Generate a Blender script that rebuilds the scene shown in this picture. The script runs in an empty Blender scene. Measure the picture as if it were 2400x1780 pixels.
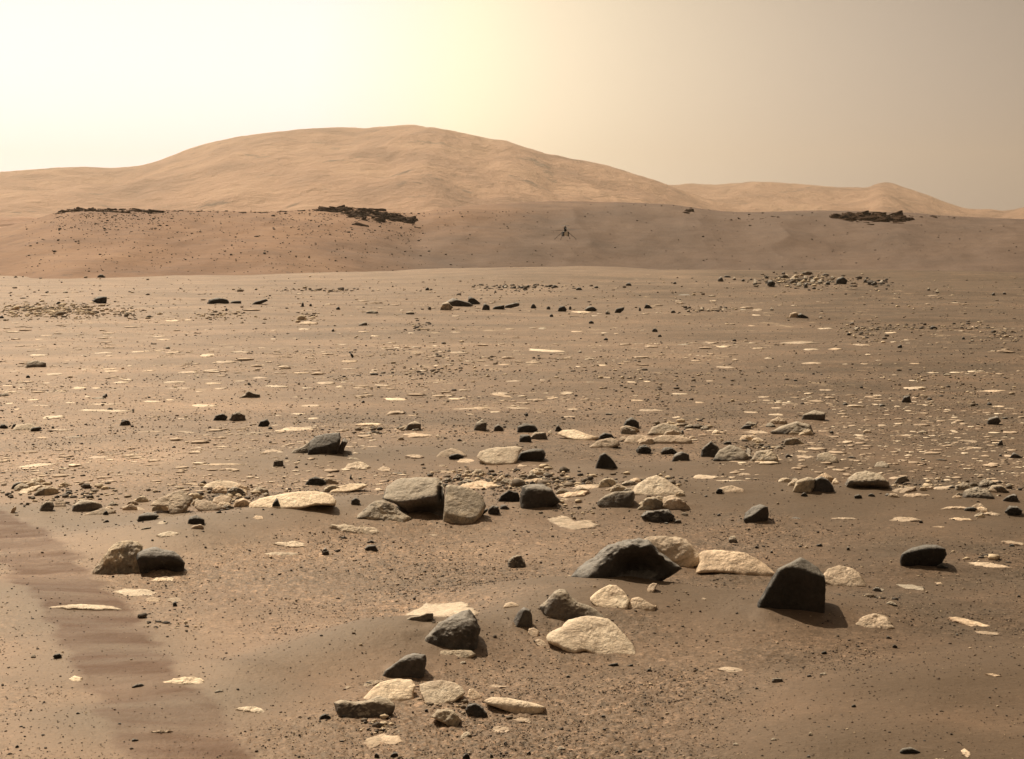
import bpy, math, random
import numpy as np
from mathutils import Vector
R = math.radians
SC = bpy.context.scene
COL = SC.collection

# ------------------------------------------------------------------ camera
F = 3925.0                      # focal length in pixels of the 2400 x 1780 photograph
CAMZ = 2.0
PITCH = math.atan(290 / F)      # camera looks slightly down: horizon on row 600
cam_d = bpy.data.cameras.new("camera")
cam_d.sensor_width = 36.0
cam_d.lens = 36.0 * F / 2400
cam_d.clip_start = 0.1
cam_d.clip_end = 20000
cam = bpy.data.objects.new("camera", cam_d)
COL.objects.link(cam)
cam.location = (0, 0, CAMZ)
cam.rotation_euler = (R(90) - PITCH, 0, 0)
SC.camera = cam

# ------------------------------------------------------------------ light
SUN_AZ, SUN_EL = R(-34), R(52)          # azimuth measured from +Y, negative = left
sun_dir = Vector((math.sin(SUN_AZ) * math.cos(SUN_EL), math.cos(SUN_AZ) * math.cos(SUN_EL), math.sin(SUN_EL)))
sun_d = bpy.data.lights.new("sun", 'SUN')
sun_d.energy = 5.0
sun_d.angle = R(0.5)
sun_d.color = (1.0, 0.835, 0.625)
sun = bpy.data.objects.new("sun", sun_d)
COL.objects.link(sun)
sun.rotation_euler = (-sun_dir).to_track_quat('-Z', 'Y').to_euler()
sun.location = (-50, 60, 80)

world = bpy.data.worlds.new("World")
SC.world = world
world.use_nodes = True
wn, wl = world.node_tree.nodes, world.node_tree.links
wn.clear()
w_out = wn.new('ShaderNodeOutputWorld')
w_bg = wn.new('ShaderNodeBackground')
w_tc = wn.new('ShaderNodeTexCoord')
# dusty sky: bright aureole round the sun's azimuth, falling to a dim tan sky away from it
gl_az, gl_el = R(-33), R(9)
gdir = (math.sin(gl_az) * math.cos(gl_el), math.cos(gl_az) * math.cos(gl_el), math.sin(gl_el))
w_dot = wn.new('ShaderNodeVectorMath'); w_dot.operation = 'DOT_PRODUCT'
w_dot.inputs[1].default_value = gdir
w_nrm = wn.new('ShaderNodeVectorMath'); w_nrm.operation = 'NORMALIZE'
wl.new(w_tc.outputs['Generated'], w_nrm.inputs[0])
wl.new(w_nrm.outputs[0], w_dot.inputs[0])
w_ac = wn.new('ShaderNodeMath'); w_ac.operation = 'ARCCOSINE'
wl.new(w_dot.outputs['Value'], w_ac.inputs[0])
w_sc = wn.new('ShaderNodeMath'); w_sc.operation = 'DIVIDE'; w_sc.inputs[1].default_value = math.pi
wl.new(w_ac.outputs[0], w_sc.inputs[0])
w_rp = wn.new('ShaderNodeValToRGB')
w_rp.color_ramp.interpolation = 'B_SPLINE'
SKY = [(0.0, (3.6, 3.5, 2.1)), (9, (3.0, 3.0, 1.9)), (17, (2.2, 2.2, 1.45)), (26, (1.55, 1.42, 1.02)),
       (35, (0.80, 0.68, 0.51)), (43, (0.45, 0.39, 0.33)), (52, (0.22, 0.20, 0.182)), (75, (0.24, 0.195, 0.145)), (110, (0.11, 0.085, 0.06)), (180, (0.08, 0.06, 0.045))]
els = w_rp.color_ramp.elements
while len(els) < len(SKY):
    els.new(0.5)
for e, (a, c) in zip(els, SKY):
    e.position = a / 180.0
for e, (a, c) in zip(els, SKY):
    e.color = (*c, 1)
wl.new(w_sc.outputs[0], w_rp.inputs[0])
wl.new(w_rp.outputs[0], w_bg.inputs[0])
w_sx = wn.new('ShaderNodeSeparateXYZ'); wl.new(w_nrm.outputs[0], w_sx.inputs[0])      # brighter towards the horizon
w_hr = wn.new('ShaderNodeMapRange'); w_hr.inputs['From Min'].default_value = 0.0; w_hr.inputs['From Max'].default_value = 0.17
w_hr.inputs['To Min'].default_value = 1.8; w_hr.inputs['To Max'].default_value = 1.0
wl.new(w_sx.outputs['Z'], w_hr.inputs['Value']); wl.new(w_hr.outputs[0], w_bg.inputs[1])
wl.new(w_bg.outputs[0], w_out.inputs[0])

SC.view_settings.view_transform = 'Standard'
SC.view_settings.look = 'None'
SC.view_settings.exposure = 0.12
SC.view_settings.gamma = 1.0
SC.cycles.volume_bounces = 0
SC.cycles.max_bounces = 4
SC.cycles.use_denoising = True

# ------------------------------------------------------------------ numpy noise
def _h(ix, iy, iz, seed):
    n = (ix.astype(np.int64) * 374761393 + iy.astype(np.int64) * 668265263 + iz.astype(np.int64) * 2147483647 + seed * 974634777) & 0xffffffff
    n = ((n ^ (n >> 13)) * 1274126177) & 0xffffffff
    n = ((n ^ (n >> 16)) * 2246822519) & 0xffffffff
    n = n ^ (n >> 15)
    return (n & 0xffffff).astype(np.float64) / 0xffffff * 2 - 1

def vnoise(p, seed=0):
    """value noise -1..1, p (N,3)"""
    f = np.floor(p); q = p - f
    q = q * q * q * (q * (q * 6 - 15) + 10)
    ix, iy, iz = f[:, 0], f[:, 1], f[:, 2]
    out = 0
    for dx in (0, 1):
        wx = q[:, 0] if dx else 1 - q[:, 0]
        for dy in (0, 1):
            wy = q[:, 1] if dy else 1 - q[:, 1]
            for dz in (0, 1):
                wz = q[:, 2] if dz else 1 - q[:, 2]
                out = out + _h(ix + dx, iy + dy, iz + dz, seed) * wx * wy * wz
    return out

def vnoise2(x, y, seed=0):
    fx, fy = np.floor(x), np.floor(y)
    qx, qy = x - fx, y - fy
    qx = qx * qx * qx * (qx * (qx * 6 - 15) + 10); qy = qy * qy * qy * (qy * (qy * 6 - 15) + 10)
    z = np.zeros_like(fx)
    a = _h(fx, fy, z, seed); b = _h(fx + 1, fy, z, seed); c = _h(fx, fy + 1, z, seed); d = _h(fx + 1, fy + 1, z, seed)
    return (a * (1 - qx) + b * qx) * (1 - qy) + (c * (1 - qx) + d * qx) * qy

def fbm2(x, y, octv, seed=0, gain=0.5):
    s, a, t = 0, 1.0, 0
    for i in range(octv):
        s = s + a * vnoise2(x, y, seed + i * 17); t += a
        x, y = (x * 0.8 + y * 0.6) * 2.03 + 13.1, (y * 0.8 - x * 0.6) * 2.03 - 7.7
        a *= gain
    return s / t

def fbm3(p, octv, seed=0, gain=0.5):
    s, a, t = 0, 1.0, 0
    for i in range(octv):
        s = s + a * vnoise(p, seed + i * 17); t += a
        p = p * 2.03 + 11.3; a *= gain
    return s / t

# ------------------------------------------------------------------ photograph row / column -> direction, ground point
cp, sp = math.cos(PITCH), math.sin(PITCH)
def ray(px, py):
    u, v = (px - 1200) / F, (890 - py) / F
    return np.array([u, cp + v * sp, v * cp - sp])       # unit along the optical axis

def flat(px, py):
    d = ray(px, py); t = -CAMZ / d[2]
    return np.array([d[0] * t, d[1] * t])

def az_el(px, py):
    d = ray(px, py)
    return math.atan2(d[0], d[1]), d[2] / math.hypot(d[0], d[1])   # azimuth, tan(elevation)

# wind drifts and swells of the plain, each a ridge between two ground points: ends, width, height
DRIFTS = [((420, 1285), (860, 1205), 0.42, 0.13), ((600, 1590), (900, 1515), 0.24, 0.07), ((960, 1520), (1330, 1455), 0.30, 0.085),
          ((1330, 1410), (1800, 1440), 0.42, 0.12), ((2180, 1660), (2500, 1600), 0.50, 0.12), ((1600, 1180), (2300, 1200), 0.65, 0.14),
          ((240, 1700), (560, 1650), 0.25, 0.03), ((0, 1210), (400, 1260), 0.5, 0.06), ((1450, 1120), (1900, 1095), 0.5, 0.08),
          ((60, 1400), (300, 1560), 0.35, 0.03), ((2000, 1780), (2400, 1820), 0.3, 0.05), ((650, 1090), (1000, 1075), 0.8, 0.08)]
DR = [(flat(*a), flat(*b), s, h) for a, b, s, h in DRIFTS]
SWELLS = [(1880, 132, 26, 11, 0.75), (2350, 150, 24, 14, 0.15), (1900, 84, 11, 2.7, 0.42), (1560, 94, 10, 2.6, 0.30), (1650, 50, 4.5, 1.8, 0.30),
          (40, 175, 22, 18, 1.25), (330, 80, 8, 5, 0.20), (2250, 72, 7, 5, 0.28), (1150, 140, 18, 10, 0.45), (750, 62, 6, 4, 0.14),
          (1100, 45, 5, 3, 0.10), (2150, 34, 4, 2.2, 0.12), (500, 32, 3.5, 2, 0.10), (1350, 27, 3, 1.5, 0.08), (250, 24, 3, 1.6, 0.08)]

def drift_mask(x, y):
    m = 0
    for a, b, s, h in DR:
        ab = b - a; L = ab @ ab
        t = np.clip(((x - a[0]) * ab[0] + (y - a[1]) * ab[1]) / L, 0, 1)
        dx, dy = x - a[0] - t * ab[0], y - a[1] - t * ab[1]
        m = np.maximum(m, np.exp(-(dx * dx + dy * dy) / (2 * s * s)))
    return m

def hz(x, y):
    """height of the plain"""
    r = np.hypot(x, y)
    z = 0.05 * fbm2(x / 3.1, y / 3.1, 3, 3) * np.clip(r / 12, 0.2, 1)
    z = z + 0.16 * fbm2(x / 15, y / 15, 2, 9) * np.clip((r - 12) / 40, 0, 1)
    z = z + 0.42 * fbm2(x / 26, y / 17, 3, 19) * np.clip((r - 60) / 70, 0, 1)
    z = z + 0.013 * fbm2(x / 0.45, y / 0.32, 2, 21) * np.clip(1 - r / 90, 0, 1)
    for a, b, s, h in DR:
        ab = b - a; L = ab @ ab
        t = np.clip(((x - a[0]) * ab[0] + (y - a[1]) * ab[1]) / L, 0, 1)
        dx, dy = x - a[0] - t * ab[0], y - a[1] - t * ab[1]
        q = np.where(dy > 0, 1.7, 1.0)
        z = z + h * np.exp(-(dx * dx * 0.6 + dy * dy * q) / (2 * s * s))
    for px, D, wx, wy, h in SWELLS:
        cx = (px - 1200) / F * D
        wob = 0.25 * fbm2(x / (wx * 0.7), y / (wy * 0.9), 2, int(px))
        z = z + h * np.exp(-((x - cx) ** 2) / (2 * wx * wx) - ((y - D) ** 2) / (2 * wy * wy)) * (1 + wob)
    return z

_T0 = np.geomspace(3.5, 400, 260)
_U = np.linspace(0, 1, 24)
def hit(px, py, tmax=400):
    """where the sight line through a point of the photograph meets the plain: distance along the optical axis"""
    d = ray(px, py)
    _T = _T0
    P = d[None, :] * _T[:, None]
    g = CAMZ + P[:, 2] - hz(P[:, 0], P[:, 1])
    k = max(int(np.argmax(g < 0)), 1)
    _T = _T0[k - 1] + (_T0[k] - _T0[k - 1]) * _U
    P = d[None, :] * _T[:, None]
    g = CAMZ + P[:, 2] - hz(P[:, 0], P[:, 1])
    k = np.argmax(g < 0)
    if g[k] >= 0:
        k = len(_T) - 1
    if k == 0:
        return _T[0]
    a = g[k - 1] / (g[k - 1] - g[k] + 1e-9)
    return float(_T[k - 1] + a * (_T[k] - _T[k - 1]))

# ------------------------------------------------------------------ mesh helpers
def mesh_obj(name, verts, faces, mat, parent=None, smooth=True, loc=(0, 0, 0)):
    me = bpy.data.meshes.new(name)
    verts = np.asarray(verts, dtype=np.float32)
    faces = np.asarray(faces, dtype=np.int32)
    me.vertices.add(len(verts)); me.vertices.foreach_set('co', verts.ravel())
    k = faces.shape[1]
    me.loops.add(faces.size); me.loops.foreach_set('vertex_index', faces.ravel())
    me.polygons.add(len(faces))
    me.polygons.foreach_set('loop_start', np.arange(0, faces.size, k, dtype=np.int32))
    me.polygons.foreach_set('loop_total', np.full(len(faces), k, dtype=np.int32))
    me.update(calc_edges=True)
    if smooth:
        me.polygons.foreach_set('use_smooth', np.ones(len(faces), dtype=bool))
    me.materials.append(mat)
    o = bpy.data.objects.new(name, me)
    COL.objects.link(o)
    o.location = loc
    if parent:
        o.parent = parent
    return o

def set_attr(o, name, vals):
    at = o.data.attributes.new(name, 'FLOAT', 'POINT')
    at.data.foreach_set('value', np.asarray(vals, dtype=np.float32))

def tag(o, label=None, cat=None, group=None, kind=None):
    if label: o['label'] = label
    if cat: o['category'] = cat
    if group: o['group'] = group
    if kind: o['kind'] = kind
    return o

_ICO = {}
def ico(n):
    if n in _ICO:
        return _ICO[n]
    if n == 0:
        t = (1 + 5 ** 0.5) / 2
        v = np.array([(-1, t, 0), (1, t, 0), (-1, -t, 0), (1, -t, 0), (0, -1, t), (0, 1, t), (0, -1, -t), (0, 1, -t), (t, 0, -1), (t, 0, 1), (-t, 0, -1), (-t, 0, 1)], float)
        f = [(0, 11, 5), (0, 5, 1), (0, 1, 7), (0, 7, 10), (0, 10, 11), (1, 5, 9), (5, 11, 4), (11, 10, 2), (10, 7, 6), (7, 1, 8), (3, 9, 4), (3, 4, 2), (3, 2, 6), (3, 6, 8), (3, 8, 9), (4, 9, 5), (2, 4, 11), (6, 2, 10), (8, 6, 7), (9, 8, 1)]
        _ICO[0] = (v / np.linalg.norm(v[0]), np.array(f))
        return _ICO[0]
    v, f = ico(n - 1)
    v = list(map(tuple, v)); c = {}
    def mid(a, b):
        k = (min(a, b), max(a, b))
        if k not in c:
            m = np.array(v[a]) + np.array(v[b]); m /= np.linalg.norm(m)
            c[k] = len(v); v.append(tuple(m))
        return c[k]
    nf = []
    for a, b, d in f:
        x, y, z = mid(a, b), mid(b, d), mid(d, a)
        nf += [(a, x, z), (b, y, x), (d, z, y), (x, y, z)]
    _ICO[n] = (np.array(v), np.array(nf))
    return _ICO[n]

# ------------------------------------------------------------------ materials
class NT:
    def __init__(s, name):
        s.m = bpy.data.materials.new(name); s.m.use_nodes = True
        s.n, s.l = s.m.node_tree.nodes, s.m.node_tree.links
        s.b = s.n['Principled BSDF']
    def new(s, t, **kw):
        x = s.n.new(t)
        for k, v in kw.items(): setattr(x, k, v)
        return x
    def link(s, a, b): s.l.new(a, b)
    def noise(s, vec, scale, detail=4, rough=0.55, dist=0.0):
        x = s.new('ShaderNodeTexNoise'); x.inputs['Scale'].default_value = scale; x.inputs['Detail'].default_value = detail
        x.inputs['Roughness'].default_value = rough; x.inputs['Distortion'].default_value = dist
        s.link(vec, x.inputs['Vector']); return x.outputs['Fac']
    def ramp(s, fac, stops):
        x = s.new('ShaderNodeValToRGB'); e = x.color_ramp.elements
        while len(e) < len(stops): e.new(0.5)
        for el, (p, c) in zip(e, stops): el.position = p
        for el, (p, c) in zip(e, stops): el.color = (*c, 1) if len(c) == 3 else c
        s.link(fac, x.inputs[0]); return x.outputs[0]
    def mix(s, fac, a, b, mode='MIX'):
        x = s.new('ShaderNodeMix', data_type='RGBA', blend_type=mode)
        for sock, v in ((x.inputs[0], fac), (x.inputs[6], a), (x.inputs[7], b)):
            if hasattr(v, 'is_linked') or hasattr(v, 'links'): s.link(v, sock)
            elif isinstance(v, tuple): sock.default_value = (*v, 1)
            else: sock.default_value = v
        return x.outputs[2]
    def math(s, op, a, b=None, c=None):
        x = s.new('ShaderNodeMath', operation=op)
        for i, v in enumerate((a, b, c)):
            if v is None: continue
            if hasattr(v, 'links'): s.link(v, x.inputs[i])
            else: x.inputs[i].default_value = v
        return x.outputs[0]
    def attr(s, name):
        x = s.new('ShaderNodeAttribute'); x.attribute_name = name; return x.outputs['Fac']
    def bump(s, h, strength, dist, normal=None):
        x = s.new('ShaderNodeBump'); x.inputs['Strength'].default_value = strength; x.inputs['Distance'].default_value = dist
        s.link(h, x.inputs['Height'])
        if normal is not None: s.link(normal, x.inputs['Normal'])
        return x.outputs[0]
    def pos(s):
        return s.new('ShaderNodeNewGeometry').outputs['Position']
    def obj(s):
        return s.new('ShaderNodeTexCoord').outputs['Object']

def G3(v): return (v, v, v)

def ground_material():
    t = NT('sand_and_gravel'); p = t.pos()
    grav, tone = t.attr('gravel'), t.attr('dark_sand')
    big = t.noise(p, 0.35, 4)
    col = t.ramp(big, [(0.3, (0.162, 0.097, 0.061)), (0.55, (0.190, 0.117, 0.074)), (0.75, (0.222, 0.142, 0.092))])
    mid = t.noise(p, 2.2, 5, 0.65)
    col = t.mix(t.math('MULTIPLY', t.ramp(mid, [(0.4, G3(0)), (0.7, G3(1))]), 0.35), col, (0.25, 0.172, 0.118))
    # light falloff to the right painted into the sand as patchy darker grey
    col = t.mix(t.math('MULTIPLY', t.attr('light_falloff'), t.ramp(t.noise(p, 0.9, 5, 0.7), [(0.3, G3(0.45)), (0.6, G3(1))])), col, (0.088, 0.068, 0.052))
    tm = t.new('ShaderNodeMapping'); tm.inputs['Scale'].default_value = (0.16, 0.42, 1.0); t.link(p, tm.inputs['Vector'])
    col = t.mix(1.0, col, t.ramp(t.noise(tm.outputs[0], 1.0, 6, 0.7), [(0.33, G3(0.55)), (0.5, G3(0.96)), (0.68, G3(1.42))]), 'MULTIPLY')
    col = t.mix(t.math('MULTIPLY', t.attr('drift'), 0.9), col, (0.094, 0.066, 0.046))
    # grit: fine grains, some dark, some pale
    vo = t.new('ShaderNodeTexVoronoi'); vo.inputs['Scale'].default_value = 62; t.link(p, vo.inputs['Vector'])
    sep = t.new('ShaderNodeSeparateColor'); t.link(vo.outputs['Color'], sep.inputs[0])
    grit = t.ramp(sep.outputs[0], [(0.0, G3(0.32)), (0.20, G3(0.6)), (0.3, G3(1.0)), (0.84, G3(1.08)), (0.93, G3(1.9))])
    vo2 = t.new('ShaderNodeTexVoronoi'); vo2.inputs['Scale'].default_value = 24; t.link(p, vo2.inputs['Vector'])
    sep2 = t.new('ShaderNodeSeparateColor'); t.link(vo2.outputs['Color'], sep2.inputs[0])
    grit2 = t.ramp(sep2.outputs[1], [(0.0, G3(0.5)), (0.13, G3(0.8)), (0.2, G3(1.0)), (0.9, G3(1.0)), (0.96, G3(1.6))])
    g = t.mix(1.0, grit, grit2, 'MULTIPLY')
    gf = t.math('ADD', t.math('MULTIPLY', grav, 0.85), 0.12)
    col = t.mix(gf, col, t.mix(1.0, col, g, 'MULTIPLY'))
    # dark fine sand
    st = t.new('ShaderNodeMapping'); st.inputs['Scale'].default_value = (0.6, 7.0, 1.0); t.link(p, st.inputs['Vector'])
    sn = t.noise(st.outputs[0], 1.0, 4, 0.6)
    dk = t.math('MULTIPLY', tone, t.ramp(sn, [(0.35, G3(0.55)), (0.62, G3(1))]))
    col = t.mix(dk, col, (0.108, 0.057, 0.037))
    # far: thin pale and dark streaks of bedrock and coarse sand
    far = t.attr('far')
    s2 = t.new('ShaderNodeMapping'); s2.inputs['Scale'].default_value = (0.9, 0.55, 1.0); t.link(p, s2.inputs['Vector'])
    fn = t.noise(s2.outputs[0], 1.3, 6, 0.7)
    pf = t.math('MULTIPLY', far, t.ramp(fn, [(0.60, G3(0)), (0.68, G3(0.75))]))
    col = t.mix(pf, col, (0.42, 0.32, 0.22))
    df = t.math('MULTIPLY', far, t.ramp(t.noise(s2.outputs[0], 2.7, 6, 0.75), [(0.56, G3(0)), (0.66, G3(0.75))]))
    col = t.mix(df, col, (0.11, 0.075, 0.055))
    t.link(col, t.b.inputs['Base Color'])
    t.b.inputs['Roughness'].default_value = 0.66
    sv = t.math('MULTIPLY', t.math('SUBTRACT', 1.0, t.math('MULTIPLY', t.math('MAXIMUM', tone, t.attr('light_falloff')), 0.85)), 0.75)
    t.link(sv, t.b.inputs['Specular IOR Level'])
    t.b.inputs['Specular Tint'].default_value = (1.0, 0.82, 0.6, 1)
    t.b.inputs['Sheen Weight'].default_value = 0.12
    t.b.inputs['Sheen Tint'].default_value = (1.0, 0.75, 0.45, 1)
    h1 = t.noise(p, 26, 5, 0.7)
    b1 = t.bump(h1, 0.55, 0.010)
    b2 = t.bump(t.math('MULTIPLY', vo.outputs['Distance'], grav), 0.6, 0.006, b1)
    t.link(b2, t.b.inputs['Normal'])
    return t.m

def hill_material(name, lo, mid, hi, scale, bumpd, dark=(0.09, 0.06, 0.045), speck=0.0, sscale=0.6):
    t = NT(name); p = t.pos()
    n = t.noise(p, scale, 6, 0.6)
    col = t.ramp(n, [(0.32, lo), (0.5, mid), (0.7, hi)])
    if name == 'brown_slope':      # redder rock and its debris towards the left
        col = t.mix(t.attr('red'), col, t.ramp(n, [(0.32, (0.185, 0.102, 0.058)), (0.5, (0.25, 0.142, 0.080)), (0.7, (0.31, 0.185, 0.108))]))
    if speck:
        k = t.noise(p, sscale, 5, 0.75)
        col = t.mix(t.math('MULTIPLY', t.ramp(k, [(0.60, G3(0)), (0.67, G3(1))]), speck), col, dark)
        mp = t.new('ShaderNodeMapping'); mp.inputs['Scale'].default_value = (0.08, 0.25, 3.0); t.link(p, mp.inputs['Vector'])
        col = t.mix(t.math('MULTIPLY', t.ramp(t.noise(mp.outputs[0], 1.0, 4, 0.6), [(0.5, G3(0)), (0.7, G3(1))]), 0.3), col, dark)
    t.link(col, t.b.inputs['Base Color'])
    t.b.inputs['Roughness'].default_value = 0.85
    t.b.inputs['Specular IOR Level'].default_value = 0.35
    t.link(t.bump(t.noise(p, scale * 5, 6, 0.65), 0.7, bumpd), t.b.inputs['Normal'])
    return t.m

def rock_material(name, dark, mid, light, dust=0.25, dustcol=(0.30, 0.19, 0.115), mott=None, rough=0.66, spec=0.45, bumpd=0.032, scale=1.0, cap=None, capw=0.8):
    t = NT(name); p = t.pos()
    n = t.noise(p, 5.0 * scale, 6, 0.65, 0.6)
    col = t.ramp(n, [(0.30, dark), (0.52, mid), (0.74, light)])
    if mott:
        k = t.ramp(t.noise(p, 3.2 * scale, 6, 0.7, 1.0), [(0.46, G3(0)), (0.56, G3(1))])
        col = t.mix(k, col, mott)
    d = t.ramp(t.noise(p, 3.7 * scale, 5, 0.7), [(0.45, G3(0)), (0.68, G3(1))])
    col = t.mix(t.math('MULTIPLY', d, dust), col, dustcol)
    if cap:      # sunlit tops painted into the colour of the upward faces, broken up by the relief
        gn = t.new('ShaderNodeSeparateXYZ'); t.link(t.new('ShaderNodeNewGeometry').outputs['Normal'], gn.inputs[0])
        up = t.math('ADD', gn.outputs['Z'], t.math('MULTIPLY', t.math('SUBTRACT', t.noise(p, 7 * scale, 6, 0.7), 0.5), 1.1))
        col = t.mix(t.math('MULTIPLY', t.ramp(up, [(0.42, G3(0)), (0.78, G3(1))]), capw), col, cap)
    if name in ('pale_stone', 'tan_stone'):      # sand lapping over the rims of the low plates
        k = t.math('ADD', t.attr('rim'), t.math('MULTIPLY', t.math('SUBTRACT', t.noise(p, 9, 5, 0.7), 0.5), 1.0))
        col = t.mix(t.math('MULTIPLY', t.ramp(k, [(0.72, G3(0)), (0.98, G3(1))]), 0.8 if name == 'tan_stone' else 0.4), col, (0.25, 0.162, 0.105))
    rnd = t.new('ShaderNodeObjectInfo').outputs['Random']
    col = t.mix(1.0, col, t.ramp(rnd, [(0.0, (0.84, 0.83, 0.82)), (0.4, (0.95, 0.93, 0.92)), (0.7, (1.08, 1.06, 1.04)), (1.0, (1.25, 1.19, 1.12))]), 'MULTIPLY')
    pit = t.noise(p, 48 * scale, 4, 0.7)
    col = t.mix(1.0, col, t.ramp(pit, [(0.30, G3(0.62)), (0.5, G3(1.0)), (0.75, G3(1.18))]), 'MULTIPLY')
    t.link(col, t.b.inputs['Base Color'])
    t.b.inputs['Roughness'].default_value = rough
    t.b.inputs['Specular IOR Level'].default_value = spec
    b1 = t.bump(t.noise(p, 11 * scale, 7, 0.68, 0.4), 0.85, bumpd)
    b2 = t.bump(pit, 0.5, 0.006, b1)
    cr = t.new('ShaderNodeTexVoronoi', feature='DISTANCE_TO_EDGE'); cr.inputs['Scale'].default_value = 4.5 * scale
    wv = t.new('ShaderNodeVectorMath', operation='ADD'); t.link(p, wv.inputs[0])
    nz = t.new('ShaderNodeTexNoise'); nz.inputs['Scale'].default_value = 4; nz.inputs['Detail'].default_value = 3; t.link(p, nz.inputs['Vector'])
    vs = t.new('ShaderNodeVectorMath', operation='SCALE'); vs.inputs['Scale'].default_value = 0.5; t.link(nz.outputs['Color'], vs.inputs[0])
    t.link(vs.outputs[0], wv.inputs[1]); t.link(wv.outputs[0], cr.inputs['Vector'])
    b3 = t.bump(t.ramp(cr.outputs['Distance'], [(0.0, G3(0)), (0.09, G3(1))]), 0.16, 0.008, b2)
    t.link(b3, t.b.inputs['Normal'])
    return t.m

def pebble_material(name, dark, light, brown):
    t = NT(name)
    a = t.attr('tint')
    col = t.ramp(a, [(0.0, dark), (0.45, tuple((x + y) / 2 for x, y in zip(dark, brown))), (0.75, brown), (0.93, light)])
    t.link(col, t.b.inputs['Base Color'])
    t.b.inputs['Roughness'].default_value = 0.8
    return t.m

M_GROUND = ground_material()
M = {  # where cap is set, lit top and shaded front are painted in
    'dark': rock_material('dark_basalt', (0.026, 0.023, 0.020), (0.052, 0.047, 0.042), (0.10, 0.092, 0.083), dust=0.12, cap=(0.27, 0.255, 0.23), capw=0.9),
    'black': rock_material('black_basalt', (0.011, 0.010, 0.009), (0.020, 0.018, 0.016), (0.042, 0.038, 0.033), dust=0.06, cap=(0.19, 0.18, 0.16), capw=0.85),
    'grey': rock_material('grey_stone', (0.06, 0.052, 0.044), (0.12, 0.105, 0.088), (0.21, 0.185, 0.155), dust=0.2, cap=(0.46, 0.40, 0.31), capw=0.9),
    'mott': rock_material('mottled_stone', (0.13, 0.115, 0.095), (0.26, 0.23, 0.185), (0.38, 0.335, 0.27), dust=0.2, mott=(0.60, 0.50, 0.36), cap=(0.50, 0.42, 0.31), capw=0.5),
    'pale': rock_material('pale_stone', (0.55, 0.44, 0.33), (0.78, 0.66, 0.50), (0.90, 0.81, 0.65), dust=0.22, dustcol=(0.42, 0.29, 0.18), rough=0.7),
    'tan': rock_material('tan_stone', (0.46, 0.36, 0.26), (0.68, 0.55, 0.41), (0.84, 0.71, 0.55), dust=0.32, dustcol=(0.33, 0.22, 0.135), rough=0.7, mott=(0.44, 0.35, 0.25)),
}
M_HILL_A = hill_material('reddish_scarp', (0.205, 0.122, 0.075), (0.255, 0.155, 0.096), (0.30, 0.19, 0.12), 0.12, 0.25, speck=0.8, sscale=0.7)
M_HILL_B = hill_material('brown_slope', (0.104, 0.069, 0.049), (0.134, 0.088, 0.062), (0.162, 0.108, 0.076), 0.09, 0.3, speck=0.55, sscale=0.6)
M_HILL_F = hill_material('far_hill_dust', (0.27, 0.152, 0.098), (0.43, 0.255, 0.165), (0.52, 0.33, 0.215), 0.009, 18.0, speck=1.0, sscale=0.016, dark=(0.13, 0.08, 0.055))
M_OUT = rock_material('outcrop_stone', (0.018, 0.011, 0.008), (0.04, 0.024, 0.016), (0.085, 0.052, 0.034), dust=0.12, scale=0.25, bumpd=0.08, rough=0.95, spec=0.05)

# ------------------------------------------------------------------ ground sheet
def grid_faces(nr, nc, wrap=False):
    i = np.arange(nr - 1)[:, None]; j = np.arange(nc - (0 if wrap else 1))[None, :]
    j2 = (j + 1) % nc
    a = i * nc + j; b = i * nc + j2; c = (i + 1) * nc + j2; d = (i + 1) * nc + j
    return np.stack([a, b, c, d], -1).reshape(-1, 4)

TRK = [flat(*q) for q in ((-60, 1215), (60, 1290), (130, 1365), (200, 1450), (270, 1550), (360, 1660), (470, 1800), (560, 1950))]
def masks(x, y):
    r = np.hypot(x, y)
    dm = drift_mask(x, y)
    n = fbm2(x / 1.3, y / 1.3, 3, 77)
    grav = np.clip(0.75 + 0.9 * n - 1.3 * dm, 0, 1)
    # the darker ribbed strip of disturbed sand in the lower left
    tr = np.full(x.shape, 9.0)
    for a, b in zip(TRK, TRK[1:]):
        ab = b - a; L = ab @ ab
        t = np.clip(((x - a[0]) * ab[0] + (y - a[1]) * ab[1]) / L, 0, 1)
        tr = np.minimum(tr, np.hypot(x - a[0] - t * ab[0], y - a[1] - t * ab[1]))
    tr = tr + 0.09 * fbm2(x / 0.3, y / 0.2, 3, 5)
    dark = np.clip((0.26 - tr) / 0.06, 0, 1) * np.clip(0.74 + 0.7 * fbm2(x / 0.9, y / 0.16, 4, 45, 0.65), 0.1, 0.95)
    grav = grav * (1 - 0.7 * dark)
    far = np.clip((r - 17) / 12, 0, 1) * np.clip((150 - r) / 60, 0, 1)
    return grav, dark, far * (1 - dm)

row = np.concatenate([np.arange(2050, 660, -1.7), np.arange(660, 616, -0.8)])
rr = CAMZ * F / (row - 600.0)
rr = np.concatenate([[0.15, 0.6, 1.2, 2.0, 3.0, 4.0, 4.8], rr[rr > 5.2], np.geomspace(520, 4400, 26)])
aa = np.concatenate([np.arange(-0.40, 0.40001, 0.00085)])
rest = np.linspace(0.40, 2 * math.pi - 0.40, 110)[1:-1]
aa = np.concatenate([aa, rest])
AA, RR = np.meshgrid(aa, rr)
gx, gy = (np.sin(AA) * RR).ravel(), (np.cos(AA) * RR).ravel()
gz = hz(gx, gy)
grav, dk, far = masks(gx, gy)
rr_ = np.hypot(gx, gy)
near = np.clip(1.4 - rr_ / 16, 0, 1)
gz = gz + near * grav * (0.004 * vnoise2(gx / 0.05, gy / 0.05, 31) + 0.005 * vnoise2(gx / 0.017, gy / 0.017, 32))
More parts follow.
